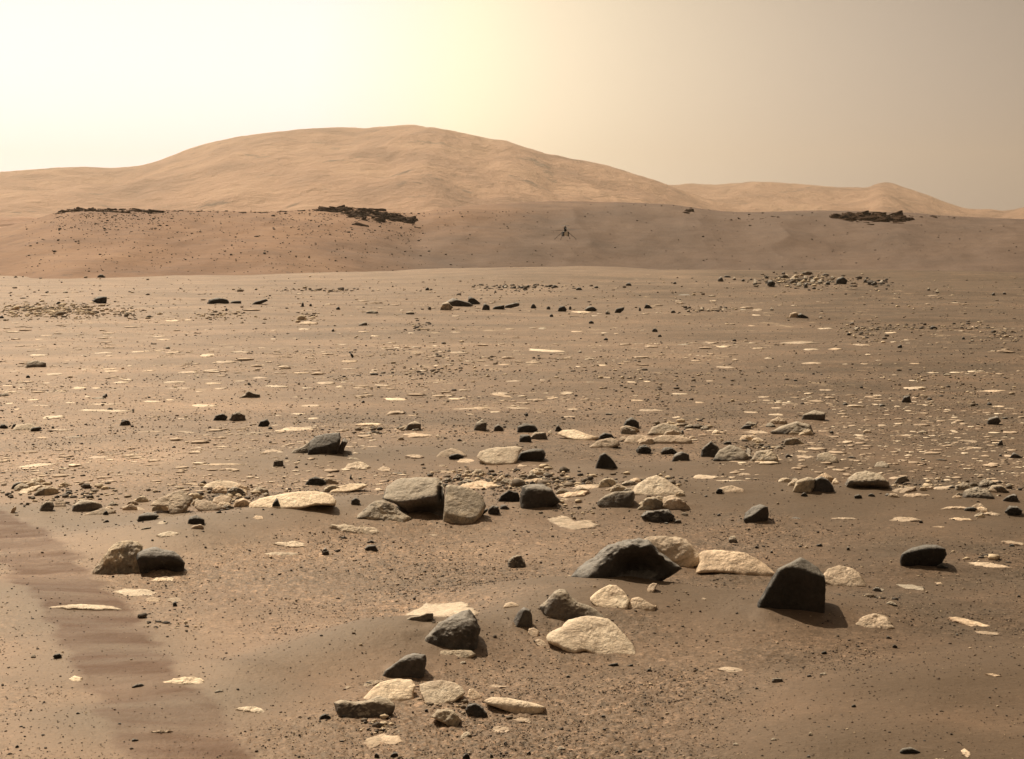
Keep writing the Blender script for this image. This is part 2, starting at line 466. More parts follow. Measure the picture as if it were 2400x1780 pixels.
#rip = np.sin((gy + 0.25 * fbm2(gx / 0.8, gy / 0.8, 2, 61)) * 2 * math.pi / 0.11)
gz = gz + dk * 0.007 * fbm2(gx / 0.3, gy / 0.05, 4, 66, 0.65)
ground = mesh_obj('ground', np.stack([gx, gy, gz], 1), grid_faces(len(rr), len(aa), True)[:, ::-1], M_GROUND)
set_attr(ground, 'gravel', grav); set_attr(ground, 'dark_sand', dk); set_attr(ground, 'far', far); set_attr(ground, 'drift', np.clip(drift_mask(gx, gy) * 1.3 - 0.25 + 0.25 * fbm2(gx / 0.8, gy / 0.4, 2, 93), 0, 1))
az_ = np.arctan2(gx, gy)
set_attr(ground, 'light_falloff', np.clip(0.45 + az_ / 0.42 + 0.35 * fbm2(gx / 6, gy / 9, 3, 71), 0, 1) * np.clip((np.abs(az_) < 1.2) * 1.0, 0.4, 1) * 0.9)  # painted falloff of light, stronger with azimuth to the right
tag(ground, kind='structure')

# ------------------------------------------------------------------ hills
def hill(name, crest, D, W, back, mat, nr, amp, nscale, seed, power=1.0, dwob=0.0, gully=0.0, daz=0.0012, foot=-2.0, ksm=5, fine=0.0, dvar=None):
    """crest = points (column, row) of the photograph that give azimuth and height of the crest at distance D"""
    pts = sorted(az_el(*c) for c in crest)
    azs = np.array([p[0] for p in pts]); tes = np.array([p[1] for p in pts])
    az = np.arange(azs[0], azs[-1], daz)
    te = np.interp(az, azs, tes)
    k = ksm
    te = np.convolve(np.pad(te, k // 2, mode='edge'), np.ones(k) / k, 'valid')
    if dvar:
        D = np.interp(az, [q[0] for q in dvar], [q[1] for q in dvar]); D = np.convolve(np.pad(D, 40, mode='edge'), np.ones(81) / 81, 'valid')
    Dw = D + dwob * fbm2(az * 14 + seed, az * 0 + 3.3, 2, seed)
    zc = CAMZ + te * Dw
    s = np.concatenate([np.linspace(0, 1, nr), 1 + np.linspace(0, 1, nr // 4)[1:]])
    S, A = np.meshgrid(s, az, indexing='ij')
    Dm = Dw[None, :].repeat(len(s), 0); ZC = zc[None, :].repeat(len(s), 0)
    rad = np.where(S <= 1, Dm - W * (1 - S), Dm + back * (S - 1))
    q = np.clip(S, 0, 1)
    prof = np.where(S <= 1, (1 - (1 - q) ** 1.8) * (1 - power) + (q * q * (3 - 2 * q)) * power, 1 - 0.9 * (S - 1) ** 1.5)
    z = foot + (ZC - foot) * prof
    x, y = np.sin(A) * rad, np.cos(A) * rad
    env = np.sin(np.clip(q, 0, 1) * math.pi) ** 0.7 * 0.9 + 0.10
    n = fbm2(x.ravel() / nscale, y.ravel() / (nscale * 1.4), 5, seed).reshape(x.shape)
    rg = 1 - np.abs(fbm2(x.ravel() / (nscale * 0.8), y.ravel() / (nscale * 2.4), 4, seed + 5).reshape(x.shape)) * 2
    if fine:
        rf = 1 - 2 * np.abs(fbm2(x.ravel() / 75, y.ravel() / 150, 4, seed + 9)).reshape(x.shape)
        z = z + env * fine * rf
    z = z + env * (amp * n + gully * rg)
    mx = ((z - CAMZ) / rad).max(0)
    dlt = np.convolve(np.pad(te - mx, 12, mode='edge'), np.ones(25) / 25, 'valid') * 0.6 + (te - mx) * 0.4
    z = z + dlt[None, :] * rad * np.clip(q * 1.6, 0, 1)
    V = np.stack([x, y, z], -1).reshape(-1, 3)
    o = mesh_obj(name, V, grid_faces(len(s), len(az))[:, ::-1], mat)
    set_attr(o, 'red', np.clip((0.0 - A.ravel()) / 0.12 + 0.5 * fbm2(V[:, 0] / 14, V[:, 2] * 0.35, 3, 8) + 0.12 * (V[:, 2] - 4), 0, 1))
    return tag(o, kind='structure')

K = 1.0777
farc = [(-500, 400), (-250, 392)] + [(a, b) for a, b in [(0, 374), (60, 370), (120, 365), (180, 363), (240, 366), (300, 362), (350, 348), (400, 328), (450, 312), (520, 297), (600, 287), (680, 279), (740, 277), (800, 279), (850, 274), (900, 272), (960, 280), (1020, 292), (1060, 302), (1100, 306), (1150, 322), (1200, 338), (1260, 348), (1320, 360), (1380, 378), (1440, 398), (1500, 420), (1600, 455), (1700, 480), (1800, 520)]]
hill('far_hill', [(a * K, b * K) for a, b in farc], 2600, 1250, 900, M_HILL_F, 220, 20, 300, 11, power=0.35, dwob=120, gully=13, daz=0.0009, foot=-6, fine=3.2)
farr = [(1250, 440), (1350, 415), (1430, 402), (1470, 402), (1500, 400), (1560, 402), (1640, 395), (1700, 398), (1760, 402), (1820, 408), (1890, 408), (1904, 400), (1925, 396), (1948, 401), (1965, 407), (2000, 418), (2050, 438), (2100, 454), (2150, 456), (2180, 460), (2227, 450), (2400, 435), (2650, 440)]
hill('far_ridge', [(a * K, b * K) for a, b in farr], 3300, 1300, 700, M_HILL_F, 140, 20, 260, 23, power=0.35, dwob=120, gully=12, daz=0.0009, foot=-6, fine=3.2, ksm=5)
hill('low_ridge', [(-700, 520), (-300, 508), (0, 511), (60, 509), (120, 514), (200, 520), (400, 530), (700, 545)], 620, 260, 200, M_HILL_F, 60, 1.6, 60, 29, power=0.5, gully=0.8, daz=0.002, foot=-2)
H_B = hill('near_ridge', [(-700, 590), (-300, 565), (-100, 548), (0, 536), (60, 520), (100, 508), (138, 497), (170, 491), (250, 490), (400, 492), (520, 495), (620, 496), (700, 493), (760, 489), (830, 486), (880, 491), (930, 499), (975, 501), (1030, 490), (1100, 482), (1180, 477), (1250, 473), (1350, 472), (1430, 474), (1500, 476), (1560, 479), (1620, 486), (1680, 494), (1730, 498), (1800, 497), (1880, 494), (1950, 494), (2080, 497), (2150, 500), (2200, 505), (2300, 510), (2400, 514), (2700, 525), (3100, 540)],
           235, 92, 60, M_HILL_B, 170, 0.75, 17, 41, power=0.85, gully=0.45, dvar=[(-0.4, 203), (-0.15, 208), (0.04, 248), (0.4, 262)], ksm=7)
H_A = H_C = H_B
# ------------------------------------------------------------------ rock builder
REG = {'S': (0, 0, 1.0), 'A': (0, 1150, 2.6225), 'B': (700, 1150, 2.6225), 'C': (1300, 1150, 2.0255), 'D': (0, 900, 2.785), 'E': (700, 900, 2.785),
       'F': (1400, 900, 2.228), 'G': (0, 600, 1.857), 'H': (1100, 600, 1.714)}
def px(reg, X, Y):
    a, b, s = REG[reg]
    return a + X / s, b + Y / s

def poly_radius(poly, th):
    """distance from the origin to a closed outline along angles th"""
    P = np.asarray(poly); Q = np.roll(P, -1, 0)
    c, s = np.cos(th), np.sin(th)
    best = np.zeros_like(th)
    for (ax, ay), (bx, by) in zip(P, Q):
        ex, ey = bx - ax, by - ay
        den = c * ey - s * ex
        den = np.where(np.abs(den) < 1e-9, 1e-9, den)
        t = (ax * ey - ay * ex) / den
        u = (ax * s - ay * c) / den
        ok = (t > 0) & (u >= -1e-6) & (u <= 1 + 1e-6)
        best = np.where(ok & (t > best), t, best)
    return np.where(best <= 0, 1e-3, best)

def area_centroid(P):
    P = np.asarray(P); Q = np.roll(P, -1, 0)
    cr = P[:, 0] * Q[:, 1] - Q[:, 0] * P[:, 1]
    A = cr.sum() / 2
    return ((P + Q) * cr[:, None]).sum(0) / (6 * A)

ROCKS = []      # records of all individual rocks, for labels
def rock(name, poly, mat, planes=(), dents=(), depth=None, sub=4, seed=0, rough=0.045, k=9, back=0.0, tilt=None, cat='boulder', cuts=5, float_z=None):
    """poly: outline in photograph pixels. planes: ((x,y) of a point on the near face, normal (right, away, up))"""
    poly = np.asarray(poly, float)
    xmin, xmax, ymin, ymax = poly[:, 0].min(), poly[:, 0].max(), poly[:, 1].min(), poly[:, 1].max()
    bx = (xmin + xmax) / 2
    t0 = hit(bx, ymax)
    poly = poly.copy(); low = np.clip((poly[:, 1] - (ymax - 0.3 * (ymax - ymin))) / (0.3 * (ymax - ymin)), 0, 1)
    poly[:, 1] += low * 0.16 * (ymax - ymin)      # the foot is buried in the sand
    cx, cy = area_centroid(poly)
    w = (xmax - xmin) * t0 / F; h = (ymax - ymin) * t0 / F
    D = depth * w if depth else max(0.36 * w, 0.62 * h)
    D = min(D, 1.5 * max(w, h))
    d = ray(cx, cy)
    tc = t0 + D + back
    C = np.array([0, 0, CAMZ]) + d * tc
    fw = d / np.linalg.norm(d)
    yaw = math.atan2(fw[0], fw[1])
    rt = np.array([math.cos(yaw), -math.sin(yaw), 0]); up = np.cross(rt, fw)
    s = tc / F
    V, Fc = ico(sub)
    # direction components: a right, b up in view, c away
    a, b, c = V[:, 0], V[:, 2], V[:, 1]
    rho = np.sqrt(a * a + b * b) + 1e-6
    th = np.arctan2(b, a)
    loc = np.stack([(poly[:, 0] - cx) * s, -(poly[:, 1] - cy) * s], 1)
    rad = poly_radius(loc, th) / rho
    terms = [rad, D / np.maximum(-c, 1e-4), D * 1.15 / np.maximum(c, 1e-4)]
    rng = random.Random(seed * 7 + 3)
    pit = math.asin(-fw[2])
    def add_plane(pt, nrm):
        n = np.array(nrm, float); n /= np.linalg.norm(n)
        # normal (right, away, up) in the rock's level frame -> view frame
        nc = n[1] * math.cos(pit) - n[2] * math.sin(pit)
        nb = n[1] * math.sin(pit) + n[2] * math.cos(pit)
        na = n[0]
        q = np.array([(pt[0] - cx) * s, -(pt[1] - cy) * s, -D * 0.98])
        hh = na * q[0] + nb * q[1] + nc * q[2]
        hh = max(hh, 0.12 * min(w, h, D))
        dd = na * a + nb * b + nc * c
        terms.append(hh / np.maximum(dd, 1e-4))
    for pt, nn in planes:
        add_plane(pt, nn)
    size = min(w, h)
    for _ in range(cuts):        # random small facets towards the viewer, the sky and the back
        n = np.array([rng.uniform(-1, 1), rng.uniform(-1, 1), rng.uniform(-0.1, 1)]); n /= np.linalg.norm(n)
        ext = abs(n[0]) * w * 0.46 + abs(n[1]) * D + abs(n[2]) * h * 0.5
        terms.append(ext * rng.uniform(0.80, 0.98) / np.maximum(n[0] * a + n[1] * c + n[2] * b, 1e-4))
    T = np.stack(terms, 0)
    T = np.clip(T, 1e-4, None)
    mn = T.min(0)
    r = mn * (np.sum((mn / T) ** k, 0)) ** (-1.0 / k)
    P = np.stack([a * r, b * r, c * r], 1)
    # surface relief
    nz = fbm3(P / (0.55 * size + 1e-6) + seed * 3.7, 5 if sub > 4 else 4 if sub > 3 else 3, seed, 0.6)
    rg = 1 - 2 * np.abs(fbm3(P / (0.35 * size) + seed * 1.3, 3, seed + 40, 0.5))
    disp = size * rough * 1.35 * (1.3 * nz + 0.5 * (rg - 0.5))
    P = P * (1 + (disp / (np.linalg.norm(P, axis=1) + 0.15 * size)))[:, None]
    for (qx, qy), rx, ry, dp in dents:      # hollows in the near face
        a0, b0 = (qx - cx) * s, -(qy - cy) * s
        g_ = np.exp(-((P[:, 0] - a0) / (rx * s)) ** 2 - ((P[:, 1] - b0) / (ry * s)) ** 2) * (P[:, 2] < 0.25 * D)
        P[:, 2] += dp * D * g_
    W3 = P[:, :1] * rt + P[:, 1:2] * up + P[:, 2:3] * fw
    base = C.copy(); base[2] = C[2] - h * 0.4
    W3 = W3 + (C - base)
    o = mesh_obj(name, W3, Fc[:, [0, 2, 1]], M[mat] if isinstance(mat, str) else mat, loc=base)
    o['category'] = cat
    rec = dict(o=o, x=(xmin + xmax) / 2, y=ymax, top=ymin, w=xmax - xmin, h=ymax - ymin, mat=mat, name=name, foot=(C[0], C[1], w, D, h))
    ROCKS.append(rec)
    return rec

def slab(name, poly, mat, sub=4, seed=0, thick=0.35, rough=0.06, cat='flat rock'):
    """a low plate of bedrock lying in the sand: the outline is laid on the ground, part of its height is real thickness"""
    poly = np.asarray(poly, float)
    xmin, xmax, ymin, ymax = poly[:, 0].min(), poly[:, 0].max(), poly[:, 1].min(), poly[:, 1].max()
    bx = (xmin + xmax) / 2
    t0 = hit(bx, ymax)
    s0 = t0 / F
    w = (xmax - xmin) * s0
    hpx = (ymax - ymin)
    th_z = thick * hpx * s0
    th_z = min(max(th_z, 0.012), 0.22 * w)
    # far edge: sight line through the top of the outline, lowered by the thickness
    ytop = ymin + th_z / s0
    ytop = min(ytop, ymax - 0.35 * hpx)
    t1 = hit(bx, ytop)
    L = (t1 - t0) * 1.0
    L = min(L, 2.2 * w + 0.2)
    cyw = t0 + L / 2
    g = ray(bx, ymax); yaw = math.atan2(g[0], g[1])
    rt = np.array([math.cos(yaw), -math.sin(yaw), 0]); fwd = np.array([math.sin(yaw), math.cos(yaw), 0])
    hor = math.hypot(g[0], g[1])
    Cg = fwd * cyw * hor
    zg = float(hz(np.array([Cg[0]]), np.array([Cg[1]]))[0])
    loc = np.stack([(poly[:, 0] - bx) * s0 * (cyw / t0), (0.5 - (poly[:, 1] - ymin) / hpx) * L], 1)
    cc = area_centroid(loc)
    loc = loc - cc
    V, Fc = ico(sub)
    a, b, c = V[:, 0], V[:, 1], V[:, 2]
    rho = np.sqrt(a * a + b * b) + 1e-6
    rad = poly_radius(loc, np.arctan2(b, a)) / rho
    top = th_z / np.maximum(c, 1e-4); bot = 0.6 * th_z / np.maximum(-c, 1e-4)
    rng = random.Random(seed)
    terms = [rad, top, bot]
    for _ in range(5):
        n = np.array([rng.uniform(-.25, .25) * th_z / w * 4, rng.uniform(-.3, .3) * th_z / max(L, .01) * 4, 1.0]); n /= np.linalg.norm(n)
        terms.append(th_z * rng.uniform(0.72, 1.0) / np.maximum(n[0] * a + n[1] * b + n[2] * c, 1e-4))
    T = np.clip(np.stack(terms, 0), 1e-4, None); mn = T.min(0)
    r = mn * (np.sum((mn / T) ** 6, 0)) ** (-1 / 6)
    P = np.stack([a * r, b * r, c * r], 1)
    rimv = np.clip(r / rad, 0, 1) ** 2
    sz = min(w, L)
    edge = fbm3(np.stack([P[:, 0], P[:, 1], P[:, 0] * 0], 1) / (0.25 * sz) + seed, 4, seed, 0.65)
    ea = 0.26 if thick < 0.45 else 0.14
    P[:, 0] *= 1 + ea * edge; P[:, 1] *= 1 + ea * edge
    P[:, 2] += th_z * 0.34 * fbm3(P * np.array([1, 1, 0]) / (0.26 * sz) + seed * 2.1, 4, seed + 9, 0.6) - 0.22 * th_z
    Pw = P[:, :1] * rt + P[:, 1:2] * fwd; Pw[:, 2] = P[:, 2]
    cen = Cg + rt * cc[0] + fwd * cc[1]
    # drape over the ground
    gxy = cen[None, :] + Pw
    dz = hz(gxy[:, 0], gxy[:, 1]) - zg
    Pw[:, 2] += dz
    o = mesh_obj(name, Pw, Fc, M[mat] if isinstance(mat, str) else mat, loc=(cen[0], cen[1], zg))
    set_attr(o, 'rim', rimv)
    o['category'] = cat
    rec = dict(o=o, x=bx, y=ymax, top=ymin, w=xmax - xmin, h=hpx, mat=mat, name=name)
    ROCKS.append(rec)
    return rec

def auto_poly(x0, y0, x1, y1, rng, flatb=True):
    """an angular outline that fills a box"""
    w, h = x1 - x0, y1 - y0
    pk = rng.uniform(0.3, 0.7)
    pts = [(0, rng.uniform(.75, .95)), (rng.uniform(.03, .12), rng.uniform(.4, .6)), (pk * rng.uniform(.45, .75), rng.uniform(.08, .28)),
           (pk, 0), (pk + (1 - pk) * rng.uniform(.3, .5), rng.uniform(.04, .22)), (rng.uniform(.86, .96), rng.uniform(.35, .6)),
           (1, rng.uniform(.7, .92)), (rng.uniform(.75, .9), 1), (rng.uniform(.4, .6), rng.uniform(.95, 1.0)), (rng.uniform(.1, .25), rng.uniform(.93, 1))]
    return [(x0 + a * w, y0 + b * h) for a, b in pts]

def flat_poly(x0, y0, x1, y1, rng):
    n = 9; pts = []
    for i in range(n):
        a = 2 * math.pi * (i + rng.uniform(-.3, .3)) / n
        q = rng.uniform(.72, 1.0)
        pts.append(((x0 + x1) / 2 + math.cos(a) * q * (x1 - x0) / 2, (y0 + y1) / 2 + math.sin(a) * q * (y1 - y0) / 2))
    P = np.array(pts)
    P[:, 0] = x0 + (P[:, 0] - P[:, 0].min()) / np.ptp(P[:, 0]) * (x1 - x0)
    P[:, 1] = y0 + (P[:, 1] - P[:, 1].min()) / np.ptp(P[:, 1]) * (y1 - y0)
    return P


# ------------------------------------------------------------------ large rocks, traced one by one
# (region, outline, material, near-face facets [(point, (right, away, up))], label, landmark name or None, options)
HERO = [
 # the big pair right of centre
 ('C', [(70,405),(110,375),(190,320),(250,262),(300,244),(345,235),(400,222),(450,240),(500,292),(560,335),(605,368),(560,388),(480,412),(420,430),(350,442),(270,436),(180,420),(120,412)], 'dark',
  [((330,300),(.30,-1,-.18)),((330,300),(-.42,-.42,.72)),((400,250),(.25,-.45,.9))], 'largest dark boulder, long ragged hump with a deep black hollow face', 'the black-faced long boulder', dict(sub=5, depth=.28, seed=1, cuts=3, rough=.075, dents=[((400,365),105,60,.9)])),
 ('C', [(400,240),(430,218),(520,214),(580,219),(625,235),(660,275),(705,318),(702,345),(640,362),(580,382),(500,392),(430,360),(405,300)], 'tan',
  [((560,300),(.1,-.75,.65)),((520,240),(0,-.3,1))], 'pale pitted boulder forming the right shoulder behind the largest dark boulder', 'the pale-shouldered boulder', dict(sub=5, depth=.3, seed=2, back=.12)),
 ('C', [(668,390),(690,345),(680,300),(700,288),(760,285),(850,288),(900,295),(950,320),(1000,350),(1048,385),(1045,410),(970,394),(900,400),(850,387),(760,385)], 'tan',
  [((860,380),(0,-.55,.85))], 'broad low pale boulder between the long dark boulder and the black block', None, dict(sub=5, depth=.3, seed=3)),
 ('C', [(955,550),(985,508),(1030,425),(1060,375),(1110,352),(1165,318),(1205,338),(1240,362),(1278,400),(1285,440),(1280,560),(1286,608),(1180,606),(1100,595),(1030,588),(960,578)], 'black',
  [((1130,362),(.06,-1,-.05)),((1130,362),(.32,-.5,.8)),((1040,440),(-.85,-.28,.45))], 'tall jet black block with a sloped left edge and grey cap, biggest upright rock', 'the tall black block', dict(sub=5, depth=.34, seed=4, rough=.022, k=16, cuts=1)),
 ('C', [(1275,412),(1300,375),(1350,355),(1400,365),(1440,388),(1465,425),(1488,450),(1400,460),(1320,452),(1280,432)], 'tan',
  [((1380,450),(0,-.6,.8))], 'rounded pale boulder just right of the tall black block', None, dict(sub=5, depth=.4, seed=5)),
 ('C', [(1620,366),(1615,335),(1650,300),(1700,272),(1750,257),(1810,254),(1848,272),(1856,300),(1832,345),(1812,376),(1740,378),(1680,372)], 'black',
  [((1740,286),(.1,-1,-.25)),((1730,284),(-.12,-.45,.9))], 'smooth dark oval boulder tilted up to the right, alone at the far right', 'the tilted oval boulder', dict(sub=5, depth=.3, seed=6, rough=.02, cuts=1)),
 ('C', [(1806,378),(1815,358),(1835,345),(1850,358),(1870,362),(1868,380)], 'black', [], 'small black stub at the right foot of the tilted oval boulder', None, dict(sub=3, seed=7)),
 ('C', [(897,138),(905,110),(940,76),(975,65),(1010,76),(1016,110),(1006,158),(950,158),(905,152)], 'dark',
  [((950,118),(.45,-1,.0)),((950,112),(-.35,-.5,.8))], 'lone angular stone with grey left facet and black right facet', 'the lone two-faced stone', dict(sub=5, depth=.4, seed=8, rough=.02, k=16, cuts=1)),
 ('C', [(155,520),(200,480),(260,450),(292,448),(322,475),(348,502),(360,520),(335,560),(280,565),(200,546)], 'pale',
  [((250,555),(0,-.6,.8))], 'pale triangular slab in front of the long black-faced boulder', 'the pale triangular slab', dict(sub=5, depth=.35, seed=9)),
 ('C', [(345,562),(365,512),(400,505),(440,528),(482,552),(470,572),(400,568)], 'tan', [((410,560),(0,-.6,.8))], 'small pale slab touching the right end of the pale triangular slab', None, dict(sub=4, seed=10)),
 ('C', [(440,470),(450,450),(468,438),(490,442),(478,465),(462,490),(445,486)], 'tan', [((460,480),(0,-.6,.8))], 'small pale upright chip in smooth sand below the long boulder', None, dict(sub=3, seed=11)),
 ('B', [(1500,900),(1540,870),(1620,840),(1660,800),(1740,780),(1820,775),(1900,790),(1950,830),(2000,880),(2050,940),(2085,998),(2055,1025),(1950,1010),(1850,1000),(1760,975),(1680,990),(1600,960),(1520,930)], 'pale',
  [((1800,1000),(.12,-.55,.82)),((1650,950),(-.25,-.5,.82)),((1800,800),(0,-.15,1))], 'largest pale boulder, broad cream coloured dome low in the centre', 'the big cream boulder', dict(sub=5, depth=.34, seed=12, rough=.035)),
 ('B', [(1475,715),(1520,680),(1560,622),(1600,605),(1640,612),(1680,660),(1720,690),(1780,705),(1830,730),(1880,760),(1922,792),(1850,782),(1760,790),(1680,784),(1600,788),(1550,775),(1500,745)], 'grey',
  [((1600,700),(-.35,-.7,.5)),((1640,690),(.35,-.6,.7))], 'grey hooked boulder with a thin dark tail, above the big cream boulder', 'the grey hooked boulder', dict(sub=5, depth=.25, seed=13, back=-.05)),
 ('B', [(1310,850),(1314,800),(1350,742),(1385,718),(1420,735),(1436,770),(1436,830),(1400,852),(1350,854)], 'dark',
  [((1372,790),(.35,-1,-.05)),((1365,780),(-.85,-.35,.45))], 'fist sized dark stone with pale left edge between two grey boulders', None, dict(sub=4, depth=.4, seed=14, rough=.03)),
 ('B', [(720,965),(760,920),(800,882),(850,820),(920,780),(1000,745),(1050,735),(1080,770),(1096,820),(1115,850),(1100,900),(1098,962),(1050,978),(960,970),(900,985),(860,982),(800,975),(750,970)], 'dark',
  [((930,900),(-.1,-1,.25)),((980,850),(-.15,-.55,.8)),((1070,850),(.75,-.6,.3)),((800,940),(-.6,-.7,.4))], 'large faceted dark boulder pointing left, in the lower centre', 'the faceted lower boulder', dict(sub=5, depth=.34, seed=15, rough=.055)),
 ('B', [(512,1135),(540,1100),(600,1060),(660,1015),(710,1003),(780,1010),(786,1040),(772,1100),(775,1160),(700,1155),(620,1158),(560,1150)], 'dark',
  [((650,1090),(0,-1,.12)),((690,1040),(0,-.5,.85))], 'dark wedge shaped boulder standing over two pale slabs', 'the dark wedge over the slabs', dict(sub=5, depth=.33, seed=16, rough=.05)),
 ('B', [(390,1272),(450,1220),(500,1178),(600,1160),(700,1165),(722,1200),(702,1250),(712,1300),(640,1295),(560,1282),(480,1285),(420,1292)], 'pale',
  [((560,1285),(-.1,-.5,.86)),((600,1200),(0,-.2,1))], 'left one of the two smooth cream slabs below the dark wedge', None, dict(sub=5, depth=.4, seed=17, rough=.03)),
 ('B', [(740,1192),(800,1175),(880,1165),(960,1180),(1010,1215),(1022,1250),(960,1290),(860,1310),(790,1322),(768,1270),(745,1230)], 'pale',
  [((850,1310),(.05,-.5,.86)),((860,1200),(0,-.2,1))], 'right one of the two smooth cream slabs below the dark wedge', None, dict(sub=5, depth=.4, seed=18, rough=.03)),
 ('B', [(220,1300),(262,1285),(340,1300),(430,1290),(500,1262),(560,1275),(602,1332),(590,1366),(500,1386),(420,1400),(330,1406),(270,1392),(230,1350)], 'grey',
  [((420,1330),(0,-.9,.42)),((420,1310),(0,-.3,1))], 'long grey ledge with a rough front, in front of the left cream slab', 'the long grey ledge', dict(sub=5, depth=.22, seed=19, rough=.07)),
 ('B', [(1140,1290),(1190,1270),(1280,1275),(1380,1295),(1460,1310),(1520,1332),(1498,1360),(1420,1376),(1360,1380),(1280,1352),(1200,1328),(1150,1312)], 'pale',
  [((1330,1330),(-.2,-.95,.1)),((1330,1322),(0,-.35,.95))], 'pale oblong slab with a thin shaded front edge, right of the cream slabs', 'the pale oblong slab', dict(sub=5, depth=.3, seed=20, rough=.03)),
 ('B', [(1020,1350),(1040,1318),(1090,1308),(1130,1335),(1160,1375),(1140,1398),(1080,1388)], 'dark', [((1080,1340),(.2,-.9,.4))], 'small grey stone with a black right corner near the pale oblong slab', None, dict(sub=4, seed=21)),
 ('B', [(800,1390),(850,1350),(920,1345),(970,1380),(998,1412),(965,1455),(900,1430),(830,1400)], 'mott', [((900,1400),(0,-.7,.7))], 'crumbling mottled grey stone below the right cream slab', None, dict(sub=4, seed=22, rough=.1)),
 ('B', [(1035,1270),(1045,1220),(1075,1216),(1130,1270),(1125,1290),(1060,1285)], 'tan', [((1080,1280),(0,-.6,.8))], 'pale triangular chip touching the right cream slab', None, dict(sub=4, seed=23)),
 ('B', [(118,1408),(140,1380),(165,1370),(200,1395),(198,1412)], 'black', [], 'small flat black stone left of the long grey ledge', None, dict(sub=3, seed=24)),
 ('B', [(1282,472),(1290,430),(1320,405),(1365,400),(1390,440),(1388,468),(1340,478)], 'grey', [((1335,440),(0,-.85,.4))], 'lone lumpy grey stone on open gravel left of the long black-faced boulder', 'the lone lumpy grey stone', dict(sub=4, seed=25, rough=.1)),
 ('B', [(1255,722),(1270,695),(1310,684),(1350,700),(1362,716),(1320,718)], 'tan', [((1310,715),(0,-.5,.85))], 'low pale chip left of the grey hooked boulder', None, dict(sub=3, seed=26)),
 ('B', [(1410,880),(1415,850),(1445,843),(1475,860),(1470,895),(1450,908)], 'tan', [((1440,900),(0,-.6,.8))], 'small rounded tan stone left of the big cream boulder', None, dict(sub=3, seed=27)),
 ('B', [(1450,925),(1475,905),(1510,930),(1538,965),(1500,970),(1465,950)], 'tan', [((1490,960),(0,-.6,.8))], 'small tan chip at the left foot of the big cream boulder', None, dict(sub=3, seed=28)),
 ('B', [(650,795),(690,775),(740,772),(790,752),(826,755),(826,785),(760,808),(690,808)], 'grey', [((750,785),(0,-.95,.2))], 'thin dark ledge under the front edge of the bright flat slab', None, dict(sub=4, seed=29, rough=.08)),
 ('B', [(842,1020),(870,985),(940,985),(1010,980),(1060,985),(1095,1010),(1040,1032),(950,1038),(880,1030)], 'mott', [((960,1030),(0,-.55,.8))], 'crumbly pale ledge at the foot of the faceted lower boulder', None, dict(sub=4, seed=30, rough=.1)),
 # left pair
 ('A', [(843,370),(870,340),(900,325),(950,335),(1000,365),(1060,375),(1100,400),(1133,450),(1125,500),(1100,532),(1040,515),(980,518),(930,532),(880,525),(860,480),(843,420)], 'dark',
  [((980,420),(.1,-1,-.2)),((960,410),(.12,-.5,.85))], 'rounded dark boulder with a smooth grey top, right one of the left pair', 'the round dark boulder at left', dict(sub=5, depth=.36, seed=31, rough=.03, k=7, cuts=2, dents=[((1000,490),110,38,.5)])),
 ('A', [(580,495),(602,460),(650,410),(690,350),(730,320),(780,315),(840,325),(862,350),(862,430),(875,530),(800,516),(700,520),(640,500),(606,508)], 'mott',
  [((760,440),(-.1,-.75,.55)),((650,440),(-.6,-.6,.5))], 'craggy mottled grey and cream boulder leaning on the round dark boulder', 'the craggy mottled boulder at left', dict(sub=5, depth=.36, seed=32, rough=.10, back=.05)),
 # centre group
 ('E', [(548,748),(575,670),(630,622),(700,602),(800,598),(890,605),(937,640),(950,700),(948,800),(936,872),(900,886),(830,876),(760,852),(700,820),(640,782),(600,768)], 'grey',
  [((770,765),(.12,-1,-.28)),((760,755),(-.12,-.46,.86)),((620,700),(-.6,-.6,.5))], 'massive boulder with a bright top and black undercut front, centre of the long rock row', 'the massive undercut boulder', dict(sub=5, depth=.34, seed=33, rough=.04, dents=[((810,835),110,38,.8),((925,720),14,60,.6)])),
 ('E', [(950,600),(1010,612),(1080,640),(1160,690),(1202,730),(1230,798),(1180,850),(1120,900),(1000,905),(936,892),(950,800),(955,700)], 'mott',
  [((1050,860),(.12,-.6,.75)),((1160,840),(.7,-.6,.3))], 'broad flat faced mottled slab standing against the massive undercut boulder', None, dict(sub=5, depth=.3, seed=34, rough=.03, back=-.12)),
 ('E', [(1295,772),(1320,730),(1372,695),(1430,710),(1452,750),(1440,782),(1350,786)], 'black', [((1370,715),(0,-1,0))], 'dark angular boulder tucked behind the left side of the domed dark boulder', None, dict(sub=4, depth=.35, seed=35, back=.1)),
 ('E', [(1445,812),(1445,720),(1460,665),(1530,655),(1600,662),(1650,690),(1680,730),(1732,768),(1650,792),(1560,812),(1480,826)], 'dark',
  [((1580,720),(.35,-1,-.05)),((1500,740),(-.45,-.85,.35)),((1560,690),(.1,-.4,.9))], 'domed dark boulder with a tail to the right, right of the massive undercut boulder', 'the domed dark boulder', dict(sub=5, depth=.36, seed=36, rough=.03)),
 ('E', [(1145,888),(1160,860),(1200,830),(1235,808),(1235,830),(1205,855),(1180,878)], 'black', [], 'thin black shard along the right foot of the broad grey slab', None, dict(sub=3, seed=37)),
 ('E', [(1235,858),(1240,820),(1265,795),(1300,800),(1312,830),(1300,860),(1265,855)], 'dark', [], 'small dark broken stone between the grey slab and the domed boulder', None, dict(sub=4, seed=38, rough=.1)),
 ('E', [(1310,820),(1320,790),(1350,790),(1392,825),(1350,822)], 'dark', [], 'smaller dark chip at the left foot of the domed dark boulder', None, dict(sub=3, seed=39)),
